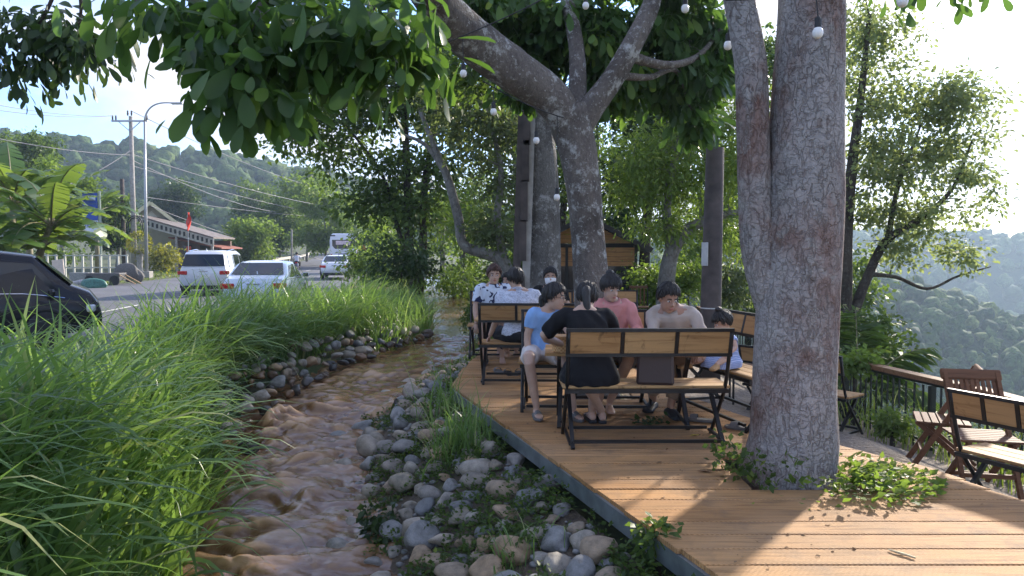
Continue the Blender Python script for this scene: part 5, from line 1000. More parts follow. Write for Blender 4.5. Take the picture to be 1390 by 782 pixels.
def person(label, loc, rz, S):
    k = S.get('k', 1.0); S['k'] = k; S.setdefault('sw', .17); root = thing('person', label, 'person', loc, rz); sk = skin(S['skin'])
    for q in ('pelvis', 'chest', 'head', 'eL', 'eR', 'hL', 'hR', 'kL', 'kR', 'aL', 'aR'): S[q] = V3(*S[q])
    ty = S.get('twist', 0.0); S['hipx'] = V3(1, 0, 0); S['shx'] = V3(math.cos(ty), math.sin(ty), S.get('tilt', 0.0)); ch = S['chest']; sx = S['shx'] * S['sw'] * k
    sh = {'L': ch - sx * .94 - V3(0, 0, .02 * k), 'R': ch + sx * .94 - V3(0, 0, .02 * k)}; hip = {'L': S['pelvis'] - V3(.085 * k, 0, .02), 'R': S['pelvis'] + V3(.085 * k, 0, -.02)}
    hd = S['head']; hs = S.get('hs', 1.0) * k; Rm = frame(S.get('yaw', 0), S.get('pitch', 0)); hp = lambda x, y, z: hd + Rm @ (V3(x, y, z) * hs)
    b = MB(); torso(b, S, 0.0)
    for q in 'LR':
        w = S['h' + q]; lim(b, [ch + (sh[q] - ch) * .45, sh[q], (sh[q] * .5 + S['e' + q] * .5), S['e' + q], (S['e' + q] * .6 + w * .4), w], np.array((.05, .056, .046, .038, .038, .024)) * k * S.get('arm', 1))
        if S.get('legs', True):
            a = S['a' + q]; lim(b, [hip[q], hip[q] * .5 + S['k' + q] * .5, S['k' + q], S['k' + q] * .62 + a * .38, a], np.array((.088, .078, .056, .054, .034)) * k * S.get('leg', 1), 14, 12); foot(b, a, S.get('toe' + q, (0, 1)), 0, k)
    lim(b, [ch + V3(0, -.015, 0), ch * .45 + hp(0, -.03, -.075) * .55, hp(0, -.02, -.04)], np.array((.06, .052, .054)) * k)
    b.ell(hp(0, -.012, .03), np.array((.074, .092, .088)) * hs, 18, 12, rot=Rm); b.ell(hp(0, .012, -.035), np.array((.060, .072, .080)) * hs, 16, 10, rot=Rm); b.ell(hp(0, .045, -.088), np.array((.034, .034, .024)) * hs, 12, 8, rot=Rm)
    b.ell(hp(0, .088, -.022), np.array((.015, .02, .016)) * hs, 10, 7, rot=Rm); b.ell(hp(0, .080, .0), np.array((.009, .014, .03)) * hs, 10, 7, rot=Rm); b.ell(hp(0, .072, -.058), np.array((.024, .016, .012)) * hs, 10, 7, rot=Rm)
    for s in (-1, 1): b.ell(hp(s * .075, -.008, -.004), np.array((.010, .020, .032)) * hs, 8, 7, rot=Rm)
    me = remesh(b, 'body', sk, .0085 if k > .7 else .006, 3); bm_ = MB()
    for q, sd in (('L', -1), ('R', 1)): hand(bm_, S['h' + q], S['h' + q] - S['e' + q], V3(*S.get('palm' + q, (0, 0, -1))), k, S.get('curl', .5), sd)
    m2 = bm_.mesh('hands', sk, True); import bmesh
    bb = bmesh.new(); bb.from_mesh(me); bb.from_mesh(m2); bb.to_mesh(me); bb.free(); bpy.data.meshes.remove(m2); me.polygons.foreach_set('use_smooth', np.ones(len(me.polygons), bool))
    if not me.materials: me.materials.append(sk)
    link('body', me, root)
    # face
    for s in (-1, 1):
        e = MB().ell(hp(s * .031, .071, .006), np.array((.0145, .008, .0075)) * hs, 10, 6, rot=Rm).obj('eye', M_EYE, root, smooth=True); MB().ell(hp(s * .031, .078, .006), np.array((.0068, .004, .0068)) * hs, 8, 5, rot=Rm).obj('iris', M_IRIS, e)
        MB().tube([hp(s * .014, .081, .026), hp(s * .032, .081, .032), hp(s * .05, .068, .026)], np.array((.004, .0045, .003)) * hs, 6).obj('eyebrow', S.get('hairmat', M_HAIR), root)
    if not S.get('mask'): MB().ell(hp(0, .086, -.058), np.array((.020, .006, .0075)) * hs, 10, 6, rot=Rm).obj('lips', M_LIP, root, smooth=True)
    else:
        bk = MB(); t = np.linspace(-1.25, 1.25, 13); rows = []
        for z, rr, yo in ((-.112, .042, .030), (-.095, .060, .026), (-.06, .075, .022), (-.02, .080, .02), (-.012, .078, .02)): rows.append(np.array([hp(math.sin(a) * rr, yo + math.cos(a) * (rr * .95), z + .012 * math.cos(a)) for a in t]))
        bk.loft(rows, cap=False, closed=False); mk = bk.obj('face_mask', simple('white_mask', (.74, .75, .78), .8), root, smooth=True)
        for s in (-1, 1): MB().tube([hp(s * .068, .045, -.03), hp(s * .076, .015, -.012), hp(s * .078, -.012, .006)], .0022, 5).obj('ear_loop', simple('white_mask', (.74, .75, .78), .8), mk)
    # hair: a shell over the skull down to the hairline
    hm = S.get('hairmat', M_HAIR); st = S.get('hair', 'short'); rh = np.random.default_rng(int(abs(loc[0] * 100)) + 5); az = np.linspace(-PI, PI, 36, endpoint=False); rows = []; fr = np.abs(az) / PI
    lo = np.interp(fr, [0, .22, .36, .44, .55, .8, 1], {'short': [.40, .38, .10, -.28, -.40, -.75, -.85], 'long': [.40, .32, -.05, -.30, -.55, -.85, -.9], 'bangs': [.16, .14, -.1, -.35, -.5, -.75, -.8], 'child': [.26, .2, -.05, -.3, -.6, -.9, -.95]}[st]) + rh.normal(0, .05, 36)
    th = {'short': .016, 'long': .015, 'bangs': .017, 'child': .016}[st]; wob = 1 + rh.normal(0, .012, 36)
    for t, ex in ((0, -.014), (0, th * .1), (.07, th * .55), (.16, th * .9), (.3, th * 1.1), (.5, th * 1.15), (.7, th * 1.2), (.88, th * 1.2), (.985, th * 1.2)):
        el = lo + (PI / 2 - lo) * t; ring = []
        for a, e_, w in zip(az, el, wob):
            rad = np.array((.076, .095, .092)) + ex * (1 + .35 * rh.normal() * (t > .05) * .6); ring.append(hp(math.sin(a) * math.cos(e_) * rad[0] * w, math.cos(a) * math.cos(e_) * rad[1] * w - .013, .032 + math.sin(e_) * rad[2] + (S.get('quiff', 0) * max(0, math.cos(a)) * (t > .25))))
        rows.append(np.array(ring))
    hb = MB(); hb.loft(rows)
    for _ in range(130):                                   # loose strands break the edge of the hair
        a = rh.uniform(-PI, PI); l0 = float(np.interp(a, az, lo, period=2 * PI)); e1 = rh.uniform(l0 + .25, 1.35); e0 = l0 - rh.uniform(-.02, .20) * (1.0 if abs(a) > 1.2 else .9); pp = []
        for q in np.linspace(0, 1, 6):
            e_ = e1 + (e0 - e1) * q; ex = th * (1.12 - .25 * q) + (.004 if q > .7 else .002) + rh.normal(0, .0012); aa = a + .22 * q * math.sin(a * 3 + e1 * 5)
            pp.append(hp(math.sin(aa) * math.cos(e_) * (.076 + ex), math.cos(aa) * math.cos(e_) * (.095 + ex) - .013, .032 + math.sin(e_) * (.092 + ex) + S.get('quiff', 0) * max(0, math.cos(a)) * (1 - q)))
        hb.tube(np.array(pp), np.array((.004, .006, .006, .005, .004, .001)) * hs, 4, cap=False)
    ho = hb.obj('hair', hm, root, smooth=True)
    if S.get('tail'):
        p = [hp(*q) for q in S['tail']]; lim(hb2 := MB(), p, np.interp(np.linspace(0, 1, len(p)), [0, .15, .5, 1], [.022, .036, .034, .008]) * hs, 10, 16); hb2.obj('ponytail', hm, ho, smooth=True); MB().ell(p[0] * .7 + p[1] * .3, np.array((.03, .014, .026)) * hs, 12, 7, rot=Rm).obj('hair_tie', M_EYE, ho, smooth=True)
    if S.get('bun'):
        MB().ell(hp(*S['bun']), np.array((.04, .04, .032)) * hs, 12, 8).obj('bun', hm, ho, smooth=True)
    if S.get('glasses'):
        g = MB()
        for s in (-1, 1):
            t = np.linspace(0, 2 * PI, 15); g.tube([hp(s * .032 + math.cos(a) * .023, .094, .004 + math.sin(a) * .018) for a in t], .0018, 5); g.tube([hp(s * .055, .092, .008), hp(s * .077, .04, .008), hp(s * .08, -.01, .004)], .0018, 5)
        g.tube([hp(-.010, .096, .008), hp(.010, .096, .008)], .0018, 5); g.obj('glasses', M_BLACK, root)
    # clothes
    tp = S['top']; b = MB(); torso(b, S, S.get('inf', .016), lo=S.get('hem', -.12), hi=.94 + S.get('neck', 0)); sl = S.get('sleeve', .55)
    for q in 'LR':
        e, w = S['e' + q], S['h' + q]
        if sl <= 1: end = sh[q] + (e - sh[q]) * sl; pts = [ch + (sh[q] - ch) * .5, sh[q], end]; rr = [.055, .067, .060]
        else: end = e + (w - e) * (sl - 1); pts = [ch + (sh[q] - ch) * .5, sh[q], (sh[q] + e) / 2, e, end]; rr = [.055, .067, .058, .052, .047]
        lim(b, pts, np.array(rr) * k * S.get('loose', 1.0))
    if S.get('skirt'):
        for rg in S['skirt']: pass
        b.loft([ering(V3(*c), V3(1, 0, 0), V3(0, 1, 0), a, d, 20, 2.8) for c, a, d in S['skirt']])
    link(S.get('topname', 'shirt'), remesh(b, 'shirt', cloth(*tp), .011 if k > .7 else .008, 3, .006, rz), root)
    if S.get('collar', True) and S.get('topname', 'shirt') == 'shirt' and S.get('collared'):
        c = MB(); up = unit(S['head'] - ch); c.loft([ering(ch + up * h_ + V3(0, .004, 0), S['shx'], unit(np.cross(up, S['shx'])), r_, r_, 16, 2) for h_, r_ in ((.005, .092), (.045, .074), (.062, .070), (.03, .096))], cap=False); c.obj('collar', cloth(*tp), root, smooth=True)
    if S.get('bottom'):
        col, ln = S['bottom']; b = MB(); pv = S['pelvis']; b.ell(pv + V3(0, -.01, -.015), np.array((.19, .15, .115)) * k, 18, 10)
        for q in 'LR':
            kn, a = S['k' + q], S['a' + q]
            if ln <= 1: lim(b, [hip[q], (hip[q] + kn) / 2, hip[q] + (kn - hip[q]) * ln], np.array((.115, .10, .092)) * k, 14)
            else: lim(b, [hip[q], (hip[q] + kn) / 2, kn, kn * .55 + a * .45, kn + (a - kn) * (ln - 1)], np.array((.112, .096, .078, .07, .062)) * k, 14, 14)
        link('trousers' if ln > 1 else 'shorts', remesh(b, 'trousers', cloth(*col), .011 if k > .7 else .008, 3, .005, 1), root)
    if S.get('shoes') and S.get('legs', True):
        kind, m = S['shoes']
        for q in 'LR':
            a = S['a' + q]; f = unit(V3(*S.get('toe' + q, (0, 1)), 0)); ang = math.atan2(f[0], f[1])
            if kind == 'shoe': b = MB(); foot(b, a + V3(0, 0, .004), f, .009, k); b.obj('shoe', m, root, smooth=True)
            else:
                o = np.array([(-.035, -.075), (0, -.085), (.035, -.075), (.042, .02), (.05, .11), (.04, .17), (0, .20), (-.036, .17), (-.046, .10), (-.038, .01)]) * k; x = V3(f[1], -f[0], 0); z0 = a[2] - .085 * k; b = MB()
                b.loft([np.array([V3(a[0], a[1], z0 + h_) + x * p[0] * sc_ + f * p[1] * sc_ for p in o]) for h_, sc_ in ((-.012, 1.0), (.0, 1.04), (.012, 1.0))]); so = b.obj('slipper', m, root)
                t = np.linspace(0, PI, 9); b = MB(); b.loft([np.array([V3(a[0], a[1], z0 + .004 + math.sin(u) * hh * k) + x * math.cos(u) * .05 * k + f * y * k for u in t]) for y, hh in ((.045, .066), (.08, .058), (.125, .048))], cap=False, closed=False); b.obj('strap', m, so, smooth=True)
    if S.get('bracelet'):
        q = S['bracelet']; w, e = S['h' + q], S['e' + q]; d = unit(w - e); x = unit(np.cross(d, V3(0, 0, 1))); y = np.cross(d, x); t = np.linspace(0, 2 * PI, 15); MB().tube([w - d * .02 + (x * math.cos(u) + y * math.sin(u)) * .031 * k for u in t], .005, 6).obj('bracelet', M_EYE, root)
    return root
S_F, S_M, S_D = (.50, .32, .235), (.46, .285, .20), (.38, .22, .15)
person('woman in black dress seen from behind, hair in a ponytail, on the nearest bench', (.62, 5.80, 0), R(2), dict(skin=S_F, pelvis=(0, -.03, .56), chest=(-.03, .10, .995), head=(-.0, .20, 1.115), yaw=R(-12), pitch=R(-18), k=.96, sw=.165, hs=1.0,
    eL=(-.36, .20, .80), hL=(-.15, .40, .70), eR=(.24, .27, .77), hR=(.14, .45, .70), kL=(-.06, .40, .50), kR=(.12, .42, .50), aL=(.19, .60, .095), aR=(.10, .62, .095), toeL=(.1, 1), toeR=(-.1, 1), top=('black_dress', (.012, .012, .014)), topname='dress', sleeve=.85, loose=1.15, hem=-.3,
    skirt=[((0, .10, .455), .235, .30), ((0, .07, .52), .235, .27), ((0, .0, .62), .185, .17), ((0, .0, .72), .15, .12)], hair='long', tail=[(0, -.088, .055), (0, -.125, .045), (0, -.135, -.03), (.01, -.12, -.12), (.012, -.10, -.21), (.012, -.10, -.25)], shoes=('sandal', M_RUB), bracelet='L'))
person('girl in light blue T-shirt and glasses, head turned right, at the table end', (.27, 6.98, 0), R(180), dict(skin=S_F, pelvis=(0, 0, .55), chest=(-.05, .07, .93), head=(-.13, .13, 1.065), yaw=R(72), pitch=R(-6), k=.88, sw=.155, hs=1.14, twist=R(25),
    eR=(.13, .10, .68), hR=(.10, .16, .46), eL=(-.26, .20, .74), hL=(-.34, .36, .70), kR=(.12, .43, .53), aR=(.05, .40, .09), kL=(-.20, .40, .53), aL=(-.28, .45, .09), toeR=(-.15, 1), toeL=(-.35, 1), palmR=(-1, 0, 0), curl=.25, top=('light_blue_tee', (.25, .42, .72)), sleeve=.55, loose=1.1, bottom=(('cream_shorts', (.62, .56, .52)), .82), hair='long', tail=[(0, -.09, .01), (0, -.12, -.02), (0, -.115, -.09), (0, -.1, -.16)], glasses=True, shoes=('sandal', M_GREYR)))
person('woman in pink shirt with blue inner top, hair in a bun, facing the camera', (.98, 7.03, 0), R(180), dict(skin=S_F, pelvis=(0, 0, .56), chest=(.04, .08, 1.0), head=(.06, .16, 1.145), yaw=R(22), pitch=R(-16), k=.95, sw=.16, hs=1.06,
    eR=(.24, .15, .76), hR=(.12, .38, .71), eL=(-.2, .16, .76), hL=(-.1, .38, .71), kR=(.15, .42, .51), kL=(-.06, .44, .51), aR=(.18, .28, .09), aL=(.08, .24, .09), top=('pink_shirt', (.62, .27, .25)), sleeve=1.3, loose=1.1, collared=True, bottom=(('grey_shorts', (.2, .2, .22)), .95), hair='bangs', bun=(0, -.06, .135)))
person('man in tan shirt and trousers leaning forward, holding the toddler\'s shoe', (1.60, 7.05, 0), R(159), dict(inf=.026, skin=S_D, pelvis=(0, 0, .55), chest=(.03, .24, .94), head=(.05, .36, 1.06), yaw=R(38), pitch=R(-20), k=1.02, sw=.185, hs=1.06,
    eL=(-.30, .33, .66), hL=(-.25, .55, .60), eR=(.16, .45, .68), hR=(-.13, .58, .60), kL=(-.10, .47, .55), aL=(0, .50, .09), kR=(.16, .42, .53), aR=(.2, .26, .09), toeL=(-.6, 1), toeR=(.1, 1), top=('tan_shirt', (.50, .43, .37)), sleeve=1.25, collared=True, bottom=(('tan_trousers', (.36, .25, .175)), 1.82), hair='short', quiff=.012, shoes=('shoe', M_RUB)))
person('toddler in blue gingham dress and tan shoes sitting on the right hand bench', (1.90, 6.52, 0), R(127), dict(skin=S_F, pelvis=(0, 0, .535), chest=(0, .02, .735), head=(0, .06, .865), yaw=R(-40), pitch=R(-25), k=.52, sw=.165, hs=1.55, eL=(-.14, .06, .66), hL=(-.16, .17, .62), eR=(.12, -.10, .69), hR=(.14, -.24, .70),
    kL=(-.10, .17, .56), kR=(.11, .18, .54), aL=(-.13, .31, .53), aR=(.15, .33, .51), toeL=(-.3, 1), toeR=(.3, 1), top=('gingham', (.50, .58, .78), .85, 'gingham'), topname='dress', sleeve=.3, loose=1.2, hem=-.3, skirt=[((0, .07, .475), .15, .17), ((0, .05, .53), .15, .16), ((0, .02, .62), .10, .09)], hair='child', bun=(.0, -.02, .15), shoes=('shoe', simple('tan_suede', (.42, .26, .12), .8)), curl=.4))
person('man in white shirt with navy flowers facing the camera at the far table', (-.26, 10.2, 0), R(184), dict(skin=S_M, pelvis=(0, 0, .55), chest=(.0, .03, 1.0), head=(-.01, .07, 1.16), yaw=R(4), pitch=R(-3), k=.98, sw=.185, hs=1.1, eR=(.25, .06, .73), hR=(.24, .18, .50), eL=(-.24, .15, .75), hL=(-.12, .36, .70),
    kR=(.14, .44, .5), kL=(-.1, .45, .5), aR=(.14, .42, .09), aL=(-.1, .42, .09), top=('floral_shirt', (.62, .68, .78), .8, 'floral'), sleeve=.75, loose=1.15, collared=True, bottom=(('black_shorts', (.02, .02, .022)), .95), hair='short', hairmat=M_HAIRB, quiff=.02))
person('man in pale patterned shirt seen from behind on the far bench', (.08, 8.42, 0), R(6), dict(skin=S_M, pelvis=(0, -.03, .56), chest=(.0, .06, 1.01), head=(-.03, .11, 1.165), yaw=R(14), pitch=R(-5), k=1.0, sw=.2, hs=1.02, fat=1.08, eL=(-.24, .0, .76), hL=(-.33, .05, .52), eR=(.27, .2, .78), hR=(.15, .45, .70),
    kL=(-.22, .32, .52), kR=(.12, .44, .5), aL=(-.12, .14, .34), aR=(.12, .40, .09), toeL=(.3, 1), top=('sketch_shirt', (.60, .63, .72), .8, 'sketch'), sleeve=1.15, loose=1.12, collared=True, bottom=(('dark_trousers', (.018, .018, .022)), 1.75), hair='short'))
person('man in black shirt wearing a white face mask at the far table', (.52, 10.35, 0), R(186), dict(skin=S_M, pelvis=(0, 0, .55), chest=(0, .05, .97), head=(0, .10, 1.125), yaw=R(-6), k=.96, sw=.18, hs=1.08, eR=(.25, .12, .72), hR=(.12, .36, .70), eL=(-.25, .12, .72), hL=(-.1, .36, .70), kR=(.12, .44, .5), kL=(-.12, .44, .5), aR=(.12, .42, .09), aL=(-.12, .42, .09),
    top=('black_shirt', (.014, .014, .016)), sleeve=.7, loose=1.1, collared=True, bottom=(('black_shorts', (.02, .02, .022)), 1.7), hair='short', quiff=.01, mask=True))
person('person with dark hair mostly hidden between the two men at the far table', (-.06, 10.75, 0), R(180), dict(skin=S_D, pelvis=(0, -.05, .53), chest=(0, -.02, .90), head=(0, .02, 1.05), yaw=R(-30), k=.94, sw=.165, hs=1.05, eR=(.2, .1, .68), hR=(.1, .3, .56), eL=(-.2, .1, .68), hL=(-.1, .3, .56), kR=(.12, .4, .5), kL=(-.12, .4, .5), aR=(.12, .36, .09), aL=(-.12, .36, .09),
    top=('white_tee', (.6, .6, .6)), sleeve=.6, bottom=(('black_shorts', (.02, .02, .022)), .9), hair='short'))
# ------------------------------------------------------------------ vehicles
def paint(name, col, rough=.25):
    k = N(name); k.base(col); k.set(Roughness=rough); k.b.inputs['Coat Weight'].default_value = .7 if col[0] > .1 else .25; k.b.inputs['Specular IOR Level'].default_value = .5 if col[0] > .1 else .25; k.b.inputs['Coat Roughness'].default_value = .06; v = k.world(); f = k.noise(v, 3, 4); k.bump(f, .02, .01); return k.m
P_WHITE, P_BLACK, P_PALE = paint('white_car_paint', (.72, .74, .78)), paint('black_car_paint', (.010, .010, .012)), paint('pale_blue_car_paint', (.58, .66, .76))
M_CGLASS = N('car_glass').base((.018, .022, .026)).set(Roughness=.06).m; M_TYRE = simple('tyre_rubber', (.02, .02, .02), .9); M_RIM = simple('alloy_rim', (.45, .45, .47), .3, .8); M_RED = N('tail_lamp').base((.45, .02, .02)).set(Roughness=.15).m; M_ORANGE = N('indicator_lamp').base((.7, .16, .02)).set(Roughness=.2).m
M_CHROME = simple('chrome', (.6, .6, .62), .12, .95); M_TRIM = simple('black_trim', (.015, .015, .016), .5); M_PLATE = simple('plate_white', (.7, .7, .68), .5); M_CLEARL = simple('head_lamp', (.65, .67, .7), .08, .3)
def car(label, loc, rz, L, Wd, top, belt, mat, roofw=.80, side_wins=(), rear_glass=None, front_glass=None, lamps='bar', roof_rails=False, hood_end=None):
    """top: [(y, z)] roof silhouette from rear to front; belt: [(y, z)]."""
    root = thing('car', label, 'car', loc, rz); ty, tz_ = zip(*top); by, bz_ = zip(*belt); hw = Wd / 2
    def half(y): e = abs(y) / (L / 2); return hw * (1 - .10 * max(0, e - .55) ** 2 / .2)
    def sec(y):
        zt = np.interp(y, ty, tz_); zb = min(np.interp(y, by, bz_), zt - .02); w = half(y); g = np.clip((zt - zb) / .45, 0, 1); wr = w * (1 - (1 - roofw) * g) * (1 - .04 * (1 - g)); e = abs(y) / (L / 2); lo = .24 + .10 * max(0, e - .8) / .2
        h = [(0, lo), (w * .86, lo), (w * .97, lo + .12), (w, zb * .62), (w * .985, zb * .93), (w * .955, zb)]
        zc = zt - .055 * (.4 + .6 * g); h += [(wr + (w * .955 - wr) * .5, (zb + zc) / 2), (wr, zc), (wr * .93, zt - .02 * g), (wr * .6, zt + .008), (0, zt + .014)]
        pts = [(x, y, z) for x, z in h] + [(-x, y, z) for x, z in h[-2:0:-1]]; return np.array(pts)
    ys = np.unique(np.concatenate([np.linspace(-L / 2, L / 2, 40), ty])); b = MB(); b.loft([sec(y) for y in ys]); body = b.obj('body', mat, root, smooth=True)
    def sx(y, z, off=.006):
        zt = np.interp(y, ty, tz_); zb = np.interp(y, by, bz_); w = half(y); g = np.clip((zt - zb) / .45, 0, 1); wr = w * (1 - (1 - roofw) * g); zc = zt - .055 * (.4 + .6 * g); t = np.clip((z - zb) / max(zc - zb, .05), 0, 1); return w * .955 + (wr - w * .955) * t + off
    for win in side_wins:
        for s in (-1, 1):
            o = MB(); n = len(win); o.add([(s * sx(y, z), y, z) for y, z in win] + [(s * (sx(y, z) - .03), y, z) for y, z in win], [tuple(range(n)), tuple(range(2 * n - 1, n - 1, -1))] + [(j, (j + 1) % n, n + (j + 1) % n, n + j) for j in range(n)]); o.obj('side_window', M_CGLASS, root)
    for g_, nm in ((rear_glass, 'rear_window'), (front_glass, 'windscreen')):
        if g_:
            (y0, z0), (y1, z1), w0, w1 = g_; sgn = -1 if nm == 'rear_window' else 1; R_ = []
            for t in np.linspace(0, 1, 5): y = y0 + (y1 - y0) * t; z = z0 + (z1 - z0) * t; w = w0 + (w1 - w0) * t; R_.append(np.array([(u * w, y - sgn * .02 * (u * u) + sgn * .045, z + .02) for u in np.linspace(-1, 1, 9)]))
            MB().loft(R_, cap=False, closed=False).obj(nm, M_CGLASS, root, smooth=True)
    for s in (-1, 1):
        for y in (-L / 2 + .82, L / 2 - .86):
            t = MB(); t.lathe([(.20, -.1), (.315, -.1), (.335, -.06), (.335, .06), (.315, .1), (.20, .1)], 22); o = t.obj('tyre', M_TYRE, root, smooth=True); o.location = (s * (hw - .095), y, .335); o.rotation_euler = (0, R(90), 0)
            r_ = MB(); r_.lathe([(.02, .075), (.06, .07), (.19, .06), (.205, .10), (.205, -.1), (.02, -.1)], 18); q = r_.obj('rim', M_RIM, o, smooth=True); q.rotation_euler = (0, 0 if s > 0 else PI, 0)
            a = MB(); th = np.linspace(-.15, PI + .15, 15); a.tube([(0, math.cos(u) * .375, math.sin(u) * .375) for u in th], .028, 6); q = a.obj('wheel_arch', M_TRIM, root); q.location = (s * (hw - .012), y, .335)
    yr = -L / 2
    zl = np.interp(yr + .1, by, bz_) - .12 if lamps != 'low' else .62
    for s in (-1, 1):
        MB().box((s * (hw - .20), yr + .03, zl), (.36, .10, .15), rz=s * R(9), bev=.03).obj('tail_light', M_RED, root)
        MB().box((s * (hw - .065), yr + .10, zl + .01), (.09, .16, .12), rz=s * R(18), bev=.02).obj('indicator', M_ORANGE, root)
        MB().box((s * (hw - .21), L / 2 - .10, .70), (.36, .16, .13), rz=-s * R(16), bev=.03).obj('headlight', M_CLEARL, root)
    MB().box((0, yr + .005, zl - .14), (.52, .025, .12), bev=.008).obj('number_plate', M_PLATE, root); MB().box((0, yr - .0, zl + .06), (.34, .04, .028), bev=.008).obj('chrome_strip', M_CHROME, root)
    MB().box((0, yr + .05, .33), (Wd * .8, .14, .16), bev=.03).obj('lower_bumper', M_TRIM, root)
    ym = front_glass[0][0] - .28 if front_glass else L * .2
    zm = np.interp(ym, by, bz_) + .08
    for s in (-1, 1): m = MB().box((s * (hw + .10), ym, zm), (.20, .11, .14), bev=.04).obj('mirror', mat, root); MB().box((s * (hw + .10), ym - .055, zm), (.16, .012, .10), bev=.004).obj('mirror_glass', M_CGLASS, m)
    for s in (-1, 1):
        for y in (-.45, .55): MB().box((s * (sx(y, np.interp(y, by, bz_) - .02, 0) + .02), y - .2, np.interp(y, by, bz_) - .12), (.025, .2, .03), bev=.008).obj('door_handle', M_CHROME, root)
        if roof_rails: MB().tube([(s * hw * .74, y, np.interp(y, ty, tz_) + .05 + (.0 if -1.5 < y < .4 else -.05)) for y in (-1.7, -1.5, -.5, .4, .6)], .016, 6).obj('roof_rail', M_CHROME, root)
    for s in (-1, 1): MB().tube([(s * (sx(y, np.interp(y, by, bz_), 0) + .012), y, np.interp(y, by, bz_) + .012) for y in np.linspace(-L / 2 + .45, ym + .2, 12)], .012, 6).obj('belt_trim', M_CHROME, root)
    MB().prism([(-L / 2 + .62, np.interp(-L / 2 + .5, ty, tz_) + .0), (-L / 2 + .72, np.interp(-L / 2 + .6, ty, tz_) + .0), (-L / 2 + .58, np.interp(-L / 2 + .6, ty, tz_) + .12)], 0, -.012, .012).obj('antenna_fin', mat, root)
    return root
van_top = [(-2.45, .95), (-2.40, 1.15), (-2.22, 1.62), (-2.05, 1.72), (-1.2, 1.77), (0, 1.76), (.55, 1.68), (1.45, 1.13), (2.15, .98), (2.42, .80), (2.47, .6)]
van_belt = [(-2.45, 1.02), (-1, 1.02), (1.2, .98), (2.4, .78)]
van_wins = [[(-2.02, 1.10), (-1.1, 1.08), (-1.1, 1.60), (-1.95, 1.58)], [(-1.02, 1.08), (-.05, 1.06), (-.05, 1.62), (-1.02, 1.61)], [(.03, 1.06), (1.12, 1.04), (.55, 1.54), (.03, 1.61)]]
vanA = dict(L=4.9, Wd=1.95, top=van_top, belt=van_belt, side_wins=van_wins, rear_glass=((-2.40, 1.14), (-2.20, 1.60), .80, .70), front_glass=((1.42, 1.12), (.60, 1.66), .82, .70))
rd = lambda y: float(road_z(y)) + .03
car('white people carrier driving away with dark rear window', (-12.4, 31.2, rd(31)), R(9), mat=P_WHITE, roof_rails=True, **vanA)
sed_top = [(-2.25, .72), (-2.2, .98), (-1.65, 1.06), (-.95, 1.40), (-.4, 1.46), (.2, 1.45), (.5, 1.38), (1.25, .98), (1.95, .86), (2.2, .70), (2.25, .55)]
sed_belt = [(-2.25, .90), (-1.6, .95), (1.1, .92), (2.2, .70)]
sed_wins = [[(-1.3, 1.0), (-.28, .98), (-.28, 1.36), (-.85, 1.32)], [(-.2, .98), (.98, .96), (.42, 1.32), (-.2, 1.37)]]
sedA = dict(L=4.5, Wd=1.78, top=sed_top, belt=sed_belt, side_wins=sed_wins, rear_glass=((-1.62, 1.07), (-.98, 1.39), .72, .60), front_glass=((1.22, .99), (.53, 1.37), .74, .62))
car('pale blue sedan half hidden by the grass, nearest car heading away', (-7.45, 22.6, rd(22)), R(8), mat=P_PALE, **sedA)
car('white sedan driving away just behind the bus', (-11.1, 47.0, rd(47)), R(9), mat=P_WHITE, **sedA)
blk_top = [(-2.35, .95), (-2.3, 1.15), (-2.1, 1.58), (-1.9, 1.70), (-1.0, 1.78), (.6, 1.77), (1.25, 1.68), (1.85, 1.13), (2.15, 1.0), (2.3, .80), (2.35, .6)]
bc = car('black car seen side on behind the grass at the left edge', (-10.1, 13.4, rd(12)), R(-60), 4.6, 1.85, blk_top, van_belt, P_BLACK, side_wins=[[(-2.0, 1.10), (-1.0, 1.08), (-1.0, 1.58), (-1.9, 1.55)], [(-.92, 1.08), (.0, 1.06), (.0, 1.61), (-.92, 1.60)], [(.08, 1.06), (1.66, 1.04), (1.25, 1.53), (.08, 1.61)]], rear_glass=((-2.28, 1.14), (-2.08, 1.56), .76, .66), front_glass=((1.83, 1.13), (1.27, 1.65), .78, .66))

bc.scale = (.98, .98, 1.0)
bus = thing('bus', 'white and red coach driving away up the road', 'bus', (-16.9, 75, float(road_z(75)) + .03), R(11)); bw, bl, bh = 2.5, 11.0, 3.35
P_BUS = paint('coach_paint', (.66, .69, .76)); P_BRED = paint('coach_red', (.55, .04, .035))
b = MB(); R_ = []
for y, s_, zz in ((-bl / 2, .94, .12), (-bl / 2 + .12, 1, .03), (bl / 2 - .2, 1, .03), (bl / 2, .93, .15)): R_.append(np.array([(x * s_, y, z) for x, z in ((-1.2, .4), (1.2, .4), (1.25, .6), (1.25, 2.6), (1.16, bh - .22), (.95, bh - zz), (-.95, bh - zz), (-1.16, bh - .22), (-1.25, 2.6), (-1.25, .6))]))
b.loft(R_).obj('body', P_BUS, bus)
MB().prism([(-1.0, 2.15), (-.75, 1.88), (.75, 1.88), (1.0, 2.15), (1.02, 2.72), (-1.02, 2.72)], 1, -bl / 2 - .02, -bl / 2 + .03).obj('rear_window', M_CGLASS, bus)
MB().box((0, -bl / 2 - .025, 2.45), (1.35, .012, .36)).obj('window_banner', simple('banner', (.66, .52, .56), .6, 0, .25, 5), bus)
